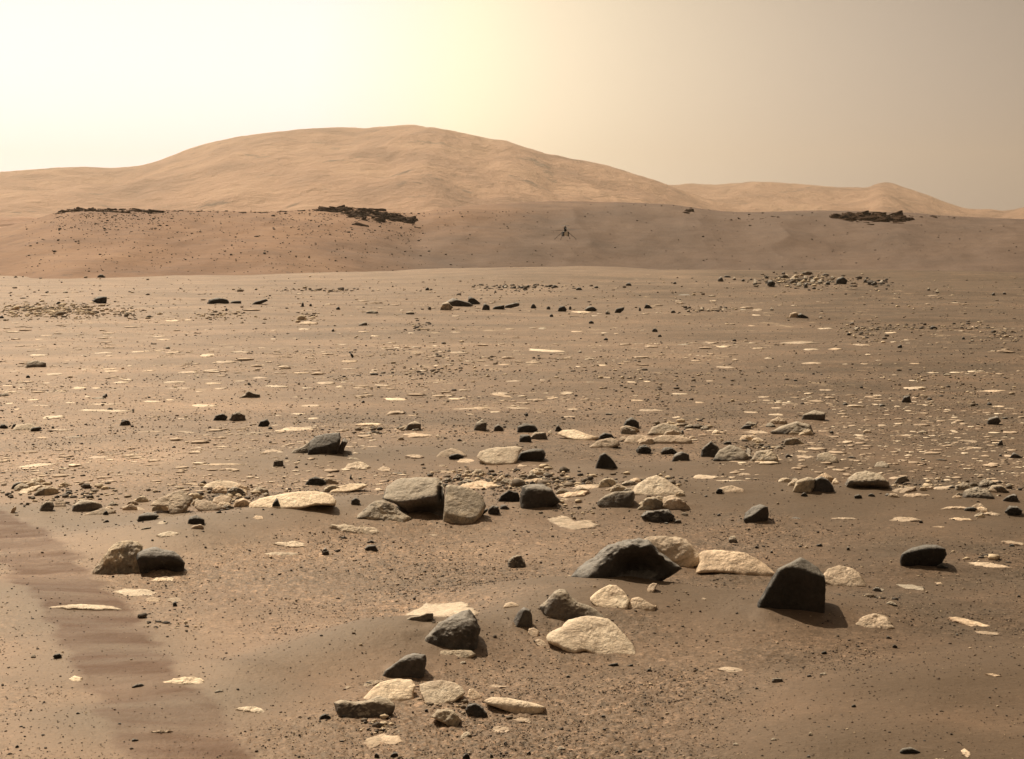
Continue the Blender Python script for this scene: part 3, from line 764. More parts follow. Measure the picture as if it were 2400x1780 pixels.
 ('E', [(355,878),(400,850),(440,815),(500,775),(560,768),(620,800),(680,840),(735,872),(700,900),(600,905),(520,893),(450,875),(400,868)], 'mott',
  [((560,890),(.1,-.6,.75)),((500,840),(-.3,-.75,.5))], 'low mottled boulder at the left foot of the massive undercut boulder', 'the low mottled boulder', dict(sub=5, depth=.36, seed=40, rough=.08)),
 ('E', [(1140,472),(1180,440),(1260,420),(1400,408),(1480,412),(1440,450),(1425,500),(1400,528),(1330,538),(1240,522),(1180,500)], 'pale', [((1300,520),(0,-.5,.86))], 'long cream slab ending in a black block on its right', 'the cream slab with black end', dict(sub=5, depth=.3, seed=41, rough=.05)),
 ('E', [(1415,500),(1450,448),(1530,423),(1600,424),(1613,455),(1590,505),(1500,502),(1440,512)], 'black', [((1520,448),(.15,-1,-.2)),((1520,444),(0,-.4,.9))], 'black block forming the right end of the long cream slab', None, dict(sub=4, depth=.35, seed=42)),
 ('E', [(1228,532),(1240,515),(1275,508),(1300,522),(1290,537)], 'black', [], 'small black chip under the long cream slab', None, dict(sub=3, seed=43)),
 ('E', [(1930,552),(1955,500),(1965,465),(1998,448),(2040,482),(2088,545),(2080,560),(1990,563)], 'black', [((2000,490),(.1,-1,.1)),((1955,480),(-.7,-.4,.5))], 'dark pyramid shaped boulder alone on smooth sand right of the cream slab', 'the dark pyramid boulder', dict(sub=4, depth=.4, seed=44, rough=.03, cuts=1)),
 ('E', [(60,448),(75,375),(110,342),(180,325),(270,317),(276,350),(266,405),(240,468),(180,472),(110,463)], 'dark', [((180,420),(.1,-1,-.2)),((160,410),(-.15,-.65,.65))], 'smooth tilted dark boulder with squared right end, upper left of centre', 'the tilted squared boulder', dict(sub=5, depth=.3, seed=45, rough=.02, k=12, cuts=1)),
 ('E', [(236,470),(262,420),(285,370),(300,352),(322,380),(300,420),(272,476)], 'dark', [], 'thin blade of rock leaning behind the right end of the tilted squared boulder', None, dict(sub=4, seed=46, back=.1)),
 ('E', [(-60,455),(-30,430),(20,415),(70,378),(85,420),(80,460),(0,458)], 'grey', [((20,450),(-.1,-.7,.6))], 'low grey heap at the left foot of the tilted squared boulder', None, dict(sub=4, seed=47)),
 ('E', [(38,658),(70,622),(110,604),(160,624),(182,645),(150,666),(80,663)], 'black', [((110,640),(0,-1,.1))], 'small black stone above the long cream pavement at centre left', None, dict(sub=4, seed=48, rough=.09)),
 ('E', [(-345,812),(-320,775),(-250,745),(-130,722),(0,700),(130,690),(220,718),(252,768),(232,798),(130,790),(0,806),(-120,812),(-260,832)], 'pale', [((-60,800),(0,-.4,.92))], 'longest cream rock pavement, left of the massive undercut boulder', 'the long cream pavement', dict(sub=5, depth=.18, seed=49, rough=.06)),
 ('E', [(190,712),(230,672),(330,655),(430,648),(465,662),(400,690),(300,705),(240,716)], 'pale', [((320,700),(0,-.4,.9))], 'narrow cream ledge behind the long cream pavement', None, dict(sub=4, depth=.2, seed=50)),
 ('E', [(120,803),(130,790),(190,788),(240,782),(235,802),(180,808)], 'black', [], 'thin black shard in front of the right end of the long cream pavement', None, dict(sub=3, seed=51)),
 ('E', [(338,795),(345,758),(372,738),(400,762),(396,796)], 'dark', [], 'small dark stub left of the massive undercut boulder', None, dict(sub=3, seed=52)),
 ('D', [(1765,824),(1780,782),(1808,740),(1830,798),(1828,824)], 'black', [], 'black thorn shaped stone in front of the long cream pavement', None, dict(sub=4, seed=53)),
 ('E', [(690,303),(712,265),(760,240),(798,262),(797,292),(740,308)], 'grey', [((740,275),(-.2,-1,.1)),((760,262),(0,-.4,.9))], 'grey stone with pale cap standing on a pale patch above the row', 'the pale-capped grey stone', dict(sub=4, seed=54)),
 ('E', [(1140,302),(1160,255),(1200,228),(1226,258),(1222,300),(1180,312)], 'grey', [((1190,290),(.1,-1,0)),((1180,270),(-.3,-.6,.7))], 'upright grey stone with dark foot, left of two dark stones', 'the upright grey stone', dict(sub=4, seed=55)),
 ('E', [(1270,312),(1280,278),(1303,262),(1336,290),(1332,313)], 'dark', [], 'small dark stone just right of the upright grey stone', None, dict(sub=3, seed=56)),
 ('E', [(1425,328),(1430,280),(1470,258),(1540,268),(1562,300),(1510,328)], 'black', [], 'dark stone on top of the small three stone stack behind the cream slab', 'the three-stone stack', dict(sub=4, seed=57, back=.08)),
 ('E', [(1440,382),(1445,332),(1505,330),(1520,360),(1515,385)], 'black', [], 'dark bottom stone of the small three stone stack behind the cream slab', None, dict(sub=4, seed=58)),
 ('E', [(1505,352),(1540,315),(1612,318),(1622,358),(1560,367)], 'grey', [], 'grey right hand stone of the small three stone stack', None, dict(sub=4, seed=59, rough=.08)),
 ('E', [(1668,312),(1690,262),(1722,300),(1718,312)], 'black', [], 'tiny dark spike at the left end of a pale ledge, right of the stack', None, dict(sub=3, seed=60)),
 ('E', [(1668,325),(1720,302),(1800,297),(1880,328),(1962,350),(1900,373),(1800,363),(1720,345)], 'pale', [((1800,360),(0,-.45,.9))], 'long pale ledge right of the small three stone stack', None, dict(sub=4, seed=61, depth=.25)),
 ('E', [(1890,414),(1948,372),(2040,352),(2088,372),(2100,402),(2000,424)], 'tan', [((2000,415),(0,-.55,.8))], 'pale mound carrying a small dark cap stone', None, dict(sub=4, seed=62)),
 ('E', [(1950,368),(1968,335),(1995,318),(2040,326),(2072,362),(2010,352)], 'black', [], 'dark cap stone resting on a pale mound near the dark pyramid boulder', None, dict(sub=3, seed=63)),
 ('E', [(880,484),(930,442),(1000,420),(1060,440),(1102,470),(1040,484),(980,482)], 'tan', [((960,482),(0,-.5,.85))], 'pale hump with a dark mouth left of the long cream slab', None, dict(sub=4, seed=64)),
 ('E', [(975,482),(990,462),(1040,455),(1088,474),(1040,486)], 'black', [], 'flat black stone in front of the pale hump with a dark mouth', None, dict(sub=3, seed=65, back=-.1)),
 # right half, middle distance
 ('F', [(150,235),(135,222),(150,190),(180,173),(216,200),(218,225),(190,232)], 'black', [], 'dark stone sitting on a pale foot, upper middle right', 'the dark stone on a pale foot', dict(sub=4, seed=66)),
 ('F', [(118,252),(122,226),(150,218),(200,228),(222,244),(180,258)], 'tan', [], 'pale foot stone under the dark stone, upper middle right', None, dict(sub=3, seed=67)),
 ('F', [(0,632),(4,612),(40,585),(90,565),(150,560),(190,556),(197,590),(180,632),(150,652),(90,650),(30,645)], 'grey', [((100,640),(-.1,-.8,.5)),((175,610),(.8,-.6,.1))], 'flat topped grey boulder with dark right edge beside the cream pyramid', 'the flat grey boulder', dict(sub=4, depth=.3, seed=68, rough=.03)),
 ('F', [(165,572),(200,532),(260,495),(310,478),(350,495),(400,530),(455,562),(430,582),(340,590),(240,584)], 'pale', [((310,580),(0,-.55,.83))], 'cream pyramid shaped boulder right of the domed dark boulder', 'the cream pyramid', dict(sub=5, seed=69, rough=.05)),
 ('F', [(225,640),(240,605),(290,590),(335,610),(335,650),(280,660)], 'mott', [], 'mottled broken stone in front of the cream pyramid', None, dict(sub=4, seed=70, rough=.12)),
 ('F', [(340,640),(350,595),(400,585),(450,610),(520,665),(450,662),(390,660)], 'tan', [], 'crumbling pale stone at the right foot of the cream pyramid', None, dict(sub=4, seed=71, rough=.12)),
 ('F', [(225,695),(250,668),(310,660),(370,655),(400,690),(370,728),(310,728),(260,705)], 'dark', [((320,700),(.1,-.9,.3))], 'rough dark grey stone farthest in front of the cream pyramid', None, dict(sub=4, seed=72, rough=.12)),
 ('F', [(400,732),(410,712),(435,708),(440,730)], 'dark', [], 'tiny dark stone right of the rough stone in front of the cream pyramid', None, dict(sub=3, seed=73)),
 ('F', [(1285,543),(1310,500),(1350,465),(1420,455),(1480,475),(1520,510),(1527,540),(1440,553),(1350,560),(1310,552)], 'grey', [((1400,520),(.1,-1,-.2)),((1400,512),(0,-.5,.85))], 'wide grey boulder with dark undercut, largest in the right hand row', 'the wide right-hand boulder', dict(sub=5, depth=.34, seed=74, rough=.05, dents=[((1410,545),90,16,.6)])),
 ('F', [(1020,562),(1040,510),(1100,484),(1140,495),(1130,540),(1100,575)], 'mott', [], 'pale mottled left half of a pair left of the wide right-hand boulder', None, dict(sub=4, seed=75)),
 ('F', [(1105,568),(1130,500),(1170,485),(1205,500),(1232,540),(1232,567),(1150,572)], 'dark', [((1170,530),(0,-.95,.2))], 'dark right half of a pair left of the wide right-hand boulder', None, dict(sub=4, seed=76)),
 ('F', [(1065,188),(1080,160),(1132,138),(1190,150),(1186,182),(1120,194)], 'grey', [((1120,172),(0,-1,-.1)),((1130,160),(0,-.4,.9))], 'grey stone with dark underside, farthest of the right upper cluster', 'the farthest cluster stone', dict(sub=4, seed=77)),
 ('F', [(900,252),(960,225),(1040,195),(1110,215),(1122,248),(1060,267),(980,270)], 'grey', [((1010,255),(0,-.7,.6))], 'broad grey boulder in the middle of the right upper cluster', 'the broad cluster boulder', dict(sub=4, seed=78, rough=.08)),
 ('F', [(968,322),(980,290),(1030,275),(1080,310),(1082,322),(1020,324)], 'mott', [], 'pale wedge stone below the broad cluster boulder', None, dict(sub=4, seed=79)),
 ('F', [(740,238),(768,216),(806,214),(800,234)], 'dark', [], 'small dark shard at the left edge of the right upper cluster', None, dict(sub=3, seed=80)),
 ('F', [(535,388),(550,342),(592,300),(630,330),(642,360),(600,388)], 'dark', [((580,360),(-.1,-.9,.3))], 'dark pointed boulder at the left end of a pale boulder trio', 'the dark pointed boulder', dict(sub=4, seed=81, rough=.07)),
 ('F', [(605,395),(640,346),(690,318),(750,335),(792,380),(760,402),(680,406)], 'grey', [((700,395),(0,-.6,.7))], 'light grey boulder in the middle of the trio right of the dark pyramid', None, dict(sub=4, seed=82, rough=.07)),
 ('F', [(800,402),(830,355),(890,343),(932,370),(950,408),(860,412)], 'mott', [((870,400),(0,-.6,.7))], 'pale mottled boulder at the right end of the trio', None, dict(sub=4, seed=83, rough=.1)),
 ('F', [(386,405),(402,370),(440,350),(480,368),(483,398),(430,407)], 'dark', [((445,375),(.4,-1,0)),((430,370),(-.3,-.5,.8))], 'two toned small boulder right of two black stones', None, dict(sub=4, seed=84)),
 ('F', [(205,368),(215,325),(250,318),(280,345),(270,362),(235,362)], 'black', [], 'black broken stone just above and right of the dark pyramid boulder', None, dict(sub=4, seed=85, rough=.12)),
 ('F', [(330,362),(345,335),(390,333),(416,355),(400,372)], 'black', [], 'low black stone left of the two toned small boulder', None, dict(sub=4, seed=86, rough=.12)),
 ('F', [(260,262),(290,225),(350,205),(410,215),(446,255),(440,272),(360,266)], 'mott', [((350,262),(0,-.6,.7))], 'mottled boulder with dark right corner behind the pale ledge', None, dict(sub=4, seed=87)),
 ('F', [(270,293),(330,270),(420,268),(502,290),(480,316),(380,312),(300,312)], 'tan', [((380,305),(0,-.5,.85))], 'broad tan ledge in front of the mottled boulder with dark corner', None, dict(sub=4, seed=88, depth=.25)),
 ('F', [(130,312),(160,275),(220,265),(266,290),(260,316)], 'tan', [((200,310),(0,-.55,.8))], 'tan stone left of the broad tan ledge', None, dict(sub=4, seed=89)),
 ('F', [(1590,92),(1602,65),(1630,60),(1640,95),(1612,101)], 'dark', [], 'small dark stone standing alone, farthest up on the right plain', 'the far lone dark stone', dict(sub=4, seed=90)),
 ('F', [(2028,212),(2045,180),(2090,168),(2106,195),(2082,217)], 'dark', [], 'dark angular stone near the right edge, upper middle distance', 'the right-edge dark stone', dict(sub=4, seed=91)),
 ('F', [(2080,322),(2110,290),(2122,322)], 'dark', [], 'small dark pyramid stone near the right edge', None, dict(sub=3, seed=92)),
 ('F', [(2148,388),(2175,358),(2225,384),(2200,390)], 'dark', [], 'dark low stone touching the right edge of the view', None, dict(sub=3, seed=93)),
 ('F', [(1140,412),(1150,372),(1200,355),(1250,385),(1262,412)], 'grey', [((1200,405),(0,-.6,.7))], 'light grey rounded boulder right of the pale trio', None, dict(sub=4, seed=94)),
 ('F', [(1440,438),(1460,410),(1490,402),(1520,420),(1524,440)], 'grey', [((1480,435),(0,-.5,.8))], 'faint grey hump behind the wide right-hand boulder', None, dict(sub=3, seed=95)),
 ('F', [(1543,526),(1570,490),(1610,478),(1632,508),(1590,515)], 'grey', [((1580,505),(0,-.9,.3))], 'grey pointed stone right of the wide right-hand boulder', None, dict(sub=4, seed=96)),
 ('F', [(620,565),(640,545),(700,530),(760,548),(775,572),(700,572)], 'tan', [((700,568),(0,-.5,.85))], 'low tan slab with a dark left tip on the right hand sand', 'the tan slab with dark tip', dict(sub=4, seed=97)),
 ('F', [(618,566),(630,545),(655,552),(652,568)], 'black', [], 'black chip at the left tip of the low tan slab', None, dict(sub=3, seed=98, back=-.05)),
 ('F', [(1900,595),(1920,560),(1980,540),(2040,555),(2070,592),(1990,602)], 'grey', [((1980,590),(0,-.6,.7))], 'grey domed boulder in the right end of the right hand row', 'the grey domed boulder', dict(sub=4, seed=99, rough=.08)),
 ('F', [(2040,560),(2060,530),(2110,528),(2150,560),(2120,570)], 'grey', [], 'grey stone behind the grey domed boulder', None, dict(sub=4, seed=100)),
 ('F', [(2110,615),(2140,590),(2180,570),(2196,600),(2180,620)], 'dark', [], 'upper dark stone of the pile at the right edge', None, dict(sub=4, seed=101, rough=.1)),
 ('F', [(2130,670),(2150,635),(2190,640),(2215,660),(2200,695),(2160,690)], 'black', [], 'lower black stone of the pile at the right edge', None, dict(sub=4, seed=102, rough=.1)),
 ('F', [(1905,668),(1925,648),(1960,642),(1996,655),(1985,668)], 'black', [], 'flat black stone under the front of a pale ledge at right', None, dict(sub=3, seed=103)),
 # left middle
 ('D', [(66,688),(90,652),(130,638),(166,658),(142,688)], 'dark', [], 'dark low boulder at the left end of the left rock row', 'the dark boulder at the row\'s left end', dict(sub=4, seed=104)),
 ('D', [(230,715),(260,680),(320,672),(380,690),(370,725),(300,730)], 'mott', [], 'mottled low boulder in the left end of the row', None, dict(sub=4, seed=105, rough=.1)),
 ('D', [(250,838),(270,792),(310,765),(345,765),(352,800),(332,838)], 'grey', [((300,825),(-.1,-.8,.4))], 'left pale half of a small boulder pair on the left sand', None, dict(sub=4, seed=106)),
 ('D', [(345,805),(360,765),(390,755),(430,772),(425,806)], 'tan', [((390,800),(0,-.6,.7))], 'right cream half of a small boulder pair on the left sand', None, dict(sub=4, seed=107)),
 ('D', [(470,835),(480,790),(530,756),(600,764),(668,788),(682,808),(620,822),(540,842)], 'grey', [((580,800),(.05,-1,-.1)),((560,785),(-.1,-.45,.88))], 'smooth lozenge shaped grey boulder in the left row', 'the lozenge boulder', dict(sub=5, seed=108, rough=.03)),
 ('D', [(520,856),(580,838),(680,812),(760,830),(740,850),(640,858)], 'tan', [((640,852),(0,-.45,.9))], 'thin tan ledge under the lozenge boulder', None, dict(sub=4, seed=109)),
 ('D', [(895,888),(910,856),(960,840),(1020,845),(1038,866),(1000,890),(930,898)], 'dark', [((960,872),(0,-1,0)),((960,862),(0,-.4,.9))], 'smooth dark boulder in front of the tall cream crag', 'the smooth dark boulder in front', dict(sub=4, seed=110, rough=.03)),
 ('D', [(988,832),(1000,790),(1050,778),(1100,808),(1092,838)], 'mott', [], 'mottled stone on the left foot of the cream crag', None, dict(sub=4, seed=111)),
 ('D', [(985,790),(1040,745),(1100,715),(1180,683),(1225,720),(1232,780),(1180,850),(1120,860),(1095,800)], 'tan', [((1130,840),(-.1,-.6,.8))], 'tall cream crag in the middle of the left rock row', 'the cream crag', dict(sub=5, seed=112, rough=.1)),
 ('D', [(1270,800),(1275,760),(1330,755),(1400,780),(1480,815),(1400,838),(1310,832)], 'tan', [((1350,825),(0,-.55,.85))], 'cream slab just right of the cream crag', None, dict(sub=4, seed=113)),
 ('D', [(1385,770),(1400,740),(1460,725),(1515,745),(1500,785),(1430,790)], 'tan', [((1450,780),(0,-.6,.8))], 'rounded cream stone behind the cream slab, right of the crag', None, dict(sub=4, seed=114)),
 ('D', [(1310,680),(1350,648),(1420,630),(1520,638),(1595,670),(1560,690),(1440,686)], 'pale', [((1450,682),(0,-.45,.9))], 'cream hump farthest back in the left rock row', 'the rear cream hump', dict(sub=4, seed=115, depth=.25)),
 ('D', [(1475,735),(1490,690),(1530,672),(1580,690),(1600,712),(1560,735)], 'grey', [], 'grey lump in front of the rear cream hump', None, dict(sub=4, seed=116, rough=.1)),
 ('D', [(1525,800),(1540,760),(1590,745),(1640,775),(1630,805),(1570,808)], 'tan', [], 'cream stone left of the black thorn stone', None, dict(sub=4, seed=117, rough=.1)),
 ('D', [(1222,908),(1240,870),(1280,858),(1332,888),(1332,915),(1260,922)], 'black', [((1275,890),(0,-1,0)),((1275,880),(0,-.4,.9))], 'black stone with a grey top, lowest in the left row', None, dict(sub=4, seed=118, rough=.06)),
 ('D', [(1245,945),(1260,925),(1310,918),(1330,935),(1320,950)], 'tan', [], 'small cream stone under the black stone, lowest in the left row', None, dict(sub=3, seed=119)),
 ('D', [(775,275),(800,232),(842,244),(856,272)], 'dark', [], 'small dark stone alone on the upper left plain', 'the small lone dark stone', dict(sub=4, seed=120, rough=.1)),
 ('D', [(1385,243),(1410,206),(1450,194),(1486,215),(1470,240)], 'dark', [], 'leftmost dark stone in a line of three upper left of centre', 'the line of three stones', dict(sub=4, seed=121, rough=.1)),
 ('D', [(1488,240),(1520,196),(1560,183),(1602,208),(1596,242),(1540,247)], 'grey', [((1550,225),(.2,-.9,.1))], 'middle stone with pale top in a line of three', None, dict(sub=4, seed=122, rough=.1)),
 ('D', [(1680,278),(1700,242),(1745,228),(1762,260),(1740,282)], 'black', [], 'rightmost dark stone in a line of three upper left of centre', None, dict(sub=4, seed=123)),
 ('D', [(1560,85),(1600,70),(1618,42),(1650,60),(1696,70),(1696,94),(1640,90)], 'grey', [((1640,82),(0,-.9,.2))], 'grey double peaked stone high on the left plain', 'the double-peaked stone', dict(sub=4, seed=124)),
 ('D', [(80,302),(110,267),(190,258),(272,290),(200,307)], 'pale', [((170,300),(0,-.5,.85))], 'pale ledge near the left edge, far side of the left plain', 'the pale ledge at left edge', dict(sub=4, seed=125)),
 ('D', [(-10,292),(10,262),(30,265),(52,285),(40,296)], 'black', [], 'black stone cut by the left edge beside the pale ledge', None, dict(sub=3, seed=126)),
 ('D', [(74,284),(88,262),(106,262),(98,280)], 'black', [], 'tiny black chip on the left tip of the pale ledge', None, dict(sub=3, seed=127, back=-.1)),
 ('D', [(190,304),(210,285),(262,280),(274,296),(230,306)], 'dark', [], 'flat dark chip under the right end of the pale ledge', None, dict(sub=3, seed=128, back=-.1)),
 ('D', [(1780,542),(1790,505),(1850,498),(1848,542)], 'grey', [((1815,530),(0,-.9,.1))], 'blocky stone with a dark cap left of the tilted squared boulder', None, dict(sub=4, seed=129)),
 ('G', [(400,196),(430,177),(465,178),(462,208),(430,206)], 'black', [], 'dark table shaped boulder far out on the left plain', 'the far table boulder', dict(sub=4, seed=130)),
 ('G', [(905,207),(910,190),(950,182),(990,190),(1000,204),(950,210)], 'black', [], 'long black ledge far out, left one of two', 'the far black ledges', dict(sub=4, seed=131)),
 ('G', [(1000,207),(1010,195),(1050,196),(1052,208)], 'black', [], 'short black ledge touching the right end of the long far ledge', None, dict(sub=3, seed=132)),
 ('G', [(1088,213),(1110,200),(1160,187),(1166,196),(1130,210)], 'black', [], 'tilted black shard right of the far black ledges', None, dict(sub=3, seed=133)),
 ('G', [(1912,238),(1925,206),(1950,200),(1972,225),(1950,240)], 'mott', [], 'pale left end of the far dark outcrop near the centre', None, dict(sub=4, seed=134)),
 ('G', [(1935,205),(1970,184),(2010,195),(2040,202),(2062,215),(1990,222),(1960,215)], 'dark', [], 'long dark back of the far outcrop near the centre', 'the far centre outcrop', dict(sub=4, seed=135)),
 ('G', [(2035,205),(2040,175),(2065,185),(2092,205),(2070,212)], 'black', [], 'black knob at the right end of the far centre outcrop', None, dict(sub=3, seed=136)),
 ('H', [(48,218),(60,190),(80,200),(82,216)], 'black', [], 'black spike right of the far centre outcrop', None, dict(sub=3, seed=137)),
 ('H', [(90,216),(100,203),(140,198),(142,212)], 'black', [], 'low black stone between the black spike and the far sloping bar', None, dict(sub=3, seed=138)),
 ('H', [(140,212),(145,198),(190,187),(204,190),(200,202)], 'dark', [], 'sloping bar shaped stone far out near the centre', 'the far sloping bar', dict(sub=3, seed=139)),
 ('H', [(355,222),(362,202),(380,200),(392,216),(385,224)], 'black', [], 'round black stone far out right of the sloping bar', 'the far round black stone', dict(sub=3, seed=140)),
 ('H', [(462,218),(480,202),(500,205),(515,218),(490,224)], 'dark', [], 'humped dark stone far out, third right of the sloping bar', None, dict(sub=3, seed=141)),
 ('H', [(582,228),(590,212),(625,204),(620,218),(600,230)], 'black', [], 'dark wedge far out right of the humped dark stone', None, dict(sub=3, seed=142)),
 ('H', [(700,212),(710,192),(722,198),(738,210)], 'black', [], 'tiny black peak far out above the gravel, right of centre', None, dict(sub=3, seed=143)),
 ('H', [(1286,246),(1290,230),(1312,226),(1330,240),(1310,250)], 'tan', [], 'pale left end of a far boulder pair on the right dune', None, dict(sub=3, seed=144)),
 ('H', [(1316,240),(1330,230),(1362,246),(1358,252),(1330,250)], 'black', [], 'black right end of a far boulder pair on the right dune', 'the far pair on the dune', dict(sub=3, seed=145)),
 ('H', [(1197,118),(1200,100),(1215,98),(1230,110),(1222,124)], 'black', [], 'big black stone low on the far stony ridge', 'the stony far ridge', dict(sub=3, seed=146)),
 ('H', [(1470,112),(1478,92),(1500,82),(1518,98),(1512,116)], 'black', [], 'biggest black stone at the right end of the far stony ridge', 'the far ridge\'s black stone', dict(sub=3, seed=147)),
 ('G', [(1522,425),(1526,420),(1540,436),(1534,444)], 'black', [], 'tiny leaning black stone on bare sand, middle left plain', 'the tiny leaning stone', dict(sub=3, seed=148)),
 ('G', [(115,485),(120,462),(160,455),(200,465),(198,482),(150,488)], 'grey', [((150,480),(0,-.6,.6))], 'grey hump on the left plain below the pale rubble', 'the grey hump on the left plain', dict(sub=4, seed=149)),
 ('A', [(60,138),(75,110),(100,92),(98,120),(80,140)], 'tan', [], 'tiny upright tan chip near the left edge', None, dict(sub=3, seed=150)),
 ('C', [(1420,645),(1460,607),(1520,582),(1575,598),(1614,645),(1560,662),(1480,656)], 'tan', [((1520,655),(0,-.5,.85))], 'cracked pale dome right of the tall black block', 'the cracked pale dome', dict(sub=5, depth=.4, seed=170, rough=.09)),
 ('C', [(1030,908),(1035,892),(1080,892),(1086,910),(1050,914)], 'grey', [((1055,903),(0,-.9,.3))], 'small lone grey block on gravel below the tall black block', 'the lone grey block', dict(sub=4, seed=151)),
 ('C', [(1632,1245),(1650,1228),(1690,1218),(1736,1238),(1720,1252),(1660,1255)], 'black', [], 'flat black stone at the bottom right on smooth sand', 'the bottom right black stone', dict(sub=4, seed=152)),
 ('A', [(325,1022),(335,1005),(365,1003),(380,1025),(350,1035)], 'black', [], 'small black stone on the dark sand at lower left', 'the lower left black stone', dict(sub=3, seed=153, rough=.12)),
 ('A', [(1975,400),(1985,372),(2015,368),(2025,395)], 'dark', [], 'left of two small dark stones above the lower centre slabs', None, dict(sub=3, seed=154, rough=.1)),
 ('B', [(400,358),(420,335),(470,338),(492,372),(450,376)], 'dark', [], 'right of two small dark stones on gravel below the pale ledge', 'the small dark gravel stone', dict(sub=3, seed=155, rough=.12)),
]

